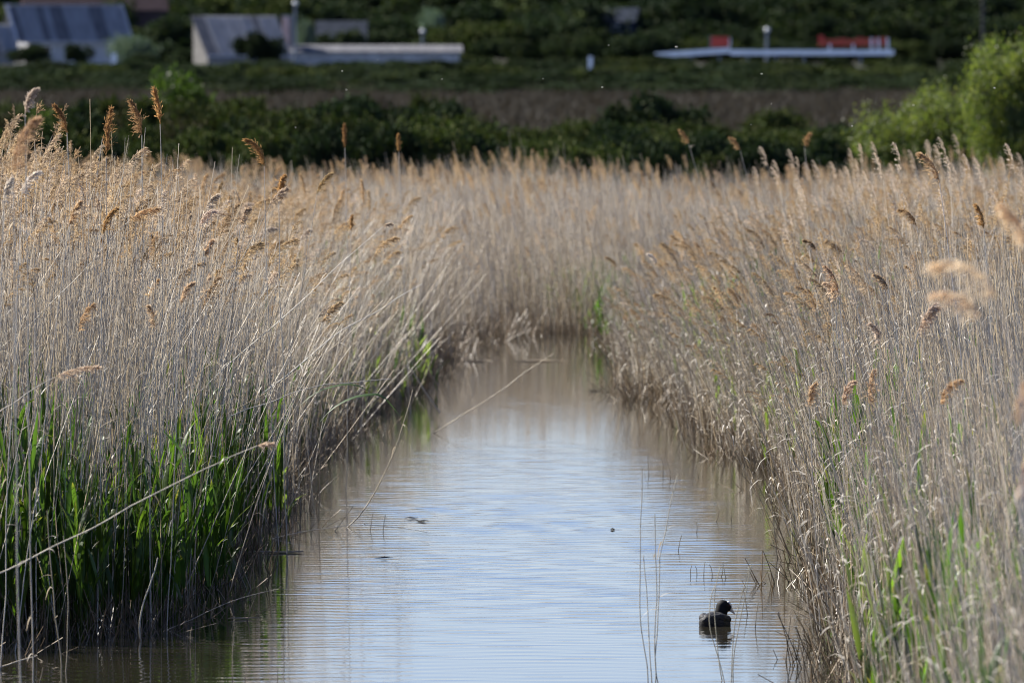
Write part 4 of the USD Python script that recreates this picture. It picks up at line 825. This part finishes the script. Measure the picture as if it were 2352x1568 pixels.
cottage(785, 120, 1300, 52, 88, 110, M['darkroof'], M['darkroof'], 'dark slate roof dimly showing behind the long building', 0.0, name='dark_house')
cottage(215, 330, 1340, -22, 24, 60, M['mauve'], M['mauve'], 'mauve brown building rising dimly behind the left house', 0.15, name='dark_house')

# white parapet with the red barriers, right
D3 = 1180.0; P3 = D3 / FPX; Zp = lambda py: H - (py - PYH) * P3
def panel(t, px0, px1, py0, py1, y0, y1, mat, name, slope=0.0):
    x0, x1 = local(px0, D3), local(px1, D3); o = t.GetPrim().GetCustomDataByKey('o') if False else 0
    m = box(x0, x1, y0, y1, 0, 1); v = m.vertices.copy(); z0, z1 = Zp(py1), Zp(py0); k = (v[:, 0] - x0) / (x1 - x0)
    v[:, 2] = np.where(v[:, 2] > 0.5, z1, z0) + k * slope * P3; m.vertices = v; return part(name, m, mat, t)
wp = thing('white_wall', 'long low white wall running level at upper right', 'wall', (0, D3, 0))
for a, b, sl_ in ((1505, 1560, 4), (1560.5, 1618, 4), (1618.5, 1676, 4)):
    off = {1505: 0, 1560.5: -4, 1618.5: -8}[a]; panel(wp, a, b, 122 + off, 134 + off, -0.2, 0.2, M['white'], 'wall_panel', sl_)
for k, a in enumerate(np.linspace(1676.5, 2000, 7)):
    panel(wp, a, a + 53.5, 115 + (k % 2) * 0.6, 127, -0.17, 0.17, M['white'], 'wall_panel')
for a in np.linspace(1520, 2040, 9): panel(wp, a, a + 4, 126, 165, -0.12, 0.12, M['metal'], 'support')
rb1 = thing('red_barrier', 'small solid red panel standing on the white wall', 'barrier', (0, D3, 0))
panel(rb1, 1633, 1674, 85, 108, -0.1, 0.1, M['red'], 'panel'); panel(rb1, 1630, 1632.5, 83, 114, -0.06, 0.06, M['metal'], 'post'); panel(rb1, 1675, 1678, 88, 114, -0.06, 0.06, M['white'], 'post')
rb2 = thing('red_barrier', 'long red slatted barrier on white posts at the right end of the wall', 'barrier', (0, D3, 0))
for k, (a, b) in enumerate([(1880, 1892), (1893, 1921), (1922, 1943), (1944, 1965), (1966, 1985), (1986, 2002), (2003, 2020), (2021, 2038)]):
    top = [82, 91, 89, 91, 87, 90, 88, 87][k]
    for q in range(4):
        y0 = top + (107 - top) * q / 4; panel(rb2, a, b, y0, y0 + (107 - top) / 4 - 1.2, -0.08, 0.08, M['red'], 'slat')
for a in (1903, 1957, 1999, 2015, 2036): panel(rb2, a, a + 5, 88 if a > 1990 else 102, 115, -0.16, -0.085, M['white'], 'post')
# posts and lamps
def lamp_post(px, py_top, py_base, d, label, r=0.09, head=True, mat='metal'):
    x = local(px, d); s = d / FPX; zt_ = H - (py_top - PYH) * s; zb = gz(x, d) - 0.1; t = thing('lamp_post' if head else 'pole', label, 'lamp post' if head else 'pole', (x, d, zb)); B = MB(); h = zt_ - zb
    part('post', trimesh.creation.revolve([(0, 0), (r * 1.5, 0), (r * 1.5, 0.6), (r, 0.7), (r * 0.75, h - 0.05), (0, h)], sections=14), M[mat], t, 40)
    if head:
        part('lamp_arm', box(-0.05, 0.05, -0.75, 0.06, h - 0.02, h + 0.06), M[mat], t)
        part('lamp_head', trimesh.creation.icosphere(2, 1.0).apply_scale([0.26, 0.42, 0.16]).apply_translation([0.04, -0.85, h + 0.04]), M['lamp'], t, True)
        part('lamp_cap', trimesh.creation.icosphere(2, 1.0).apply_scale([0.2, 0.2, 0.26]).apply_translation([0, 0, h + 0.05]), M['lamp'], t, True)
    else: part('pole_cap', trimesh.creation.cylinder(r * 0.95, 0.12, sections=12).apply_translation([0, 0, h + 0.02]), M['metal'], t)
    return t
lamp_post(678, 10, 170, 1200, 'tall grey lamp post between the shed and the long building', 0.13)
lamp_post(970, 74, 110, 1275, 'short lamp post behind the long low building', 0.13)
lamp_post(1761, 71, 120, 1190, 'lamp post rising behind the white wall between the red barriers', 0.14)
lamp_post(2257, -60, 175, 1050, 'tall thick black pole beside the willow at upper right', 0.13, False, 'darkpole')
def marker(px, py0, py1, d, w, label, mat):
    x = local(px, d); s = d / FPX; z1 = H - (py0 - PYH) * s; zb = H - (py1 - PYH) * s; t = thing('marker_post', label, 'post', (x, d, zb)); h = z1 - zb
    part('post', box(-w / 2, w / 2, -w / 2, w / 2, min(0, gz(x, d) - zb - .1), h), M[mat], t); part('post_cap', box(-w * .58, w * .58, -w * .58, w * .58, h + 0.003, h + 0.1), M['white'], t)
marker(262, 126, 148, 1205, 0.42, 'short white post at the right corner of the left house', 'white')
marker(1356, 134, 163, 860, 0.26, 'white post standing alone at the hedge right of centre', 'white')
for px, py0, py1, txt in ((1207, 262, 282, 'left'), (1300, 258, 284, 'middle'), (1357, 256, 283, 'right')):
    marker(px, py0, py1, 560, 0.10, f'dim grey post in the brown meadow strip, {txt} of three', 'metal')

# drifting seed fluff
rf = np.random.default_rng(55); B = MB()
for k in range(16):
    p = at(rf.uniform(0, 2352), rf.uniform(20, 330), rf.uniform(58, 105)); s = rf.uniform(0.002, 0.0045); ic = trimesh.creation.icosphere(0, s)
    B.add(p + ic.vertices * np.array([rf.uniform(1, 2.2), 1, 1]), ic.faces, (0.8, 0.8, 0.78))
tag(B.build('/World/drifting_seed_fluff', M['plume']), 'white seed fluff drifting in the air above the reeds', 'seed fluff', kind='stuff')
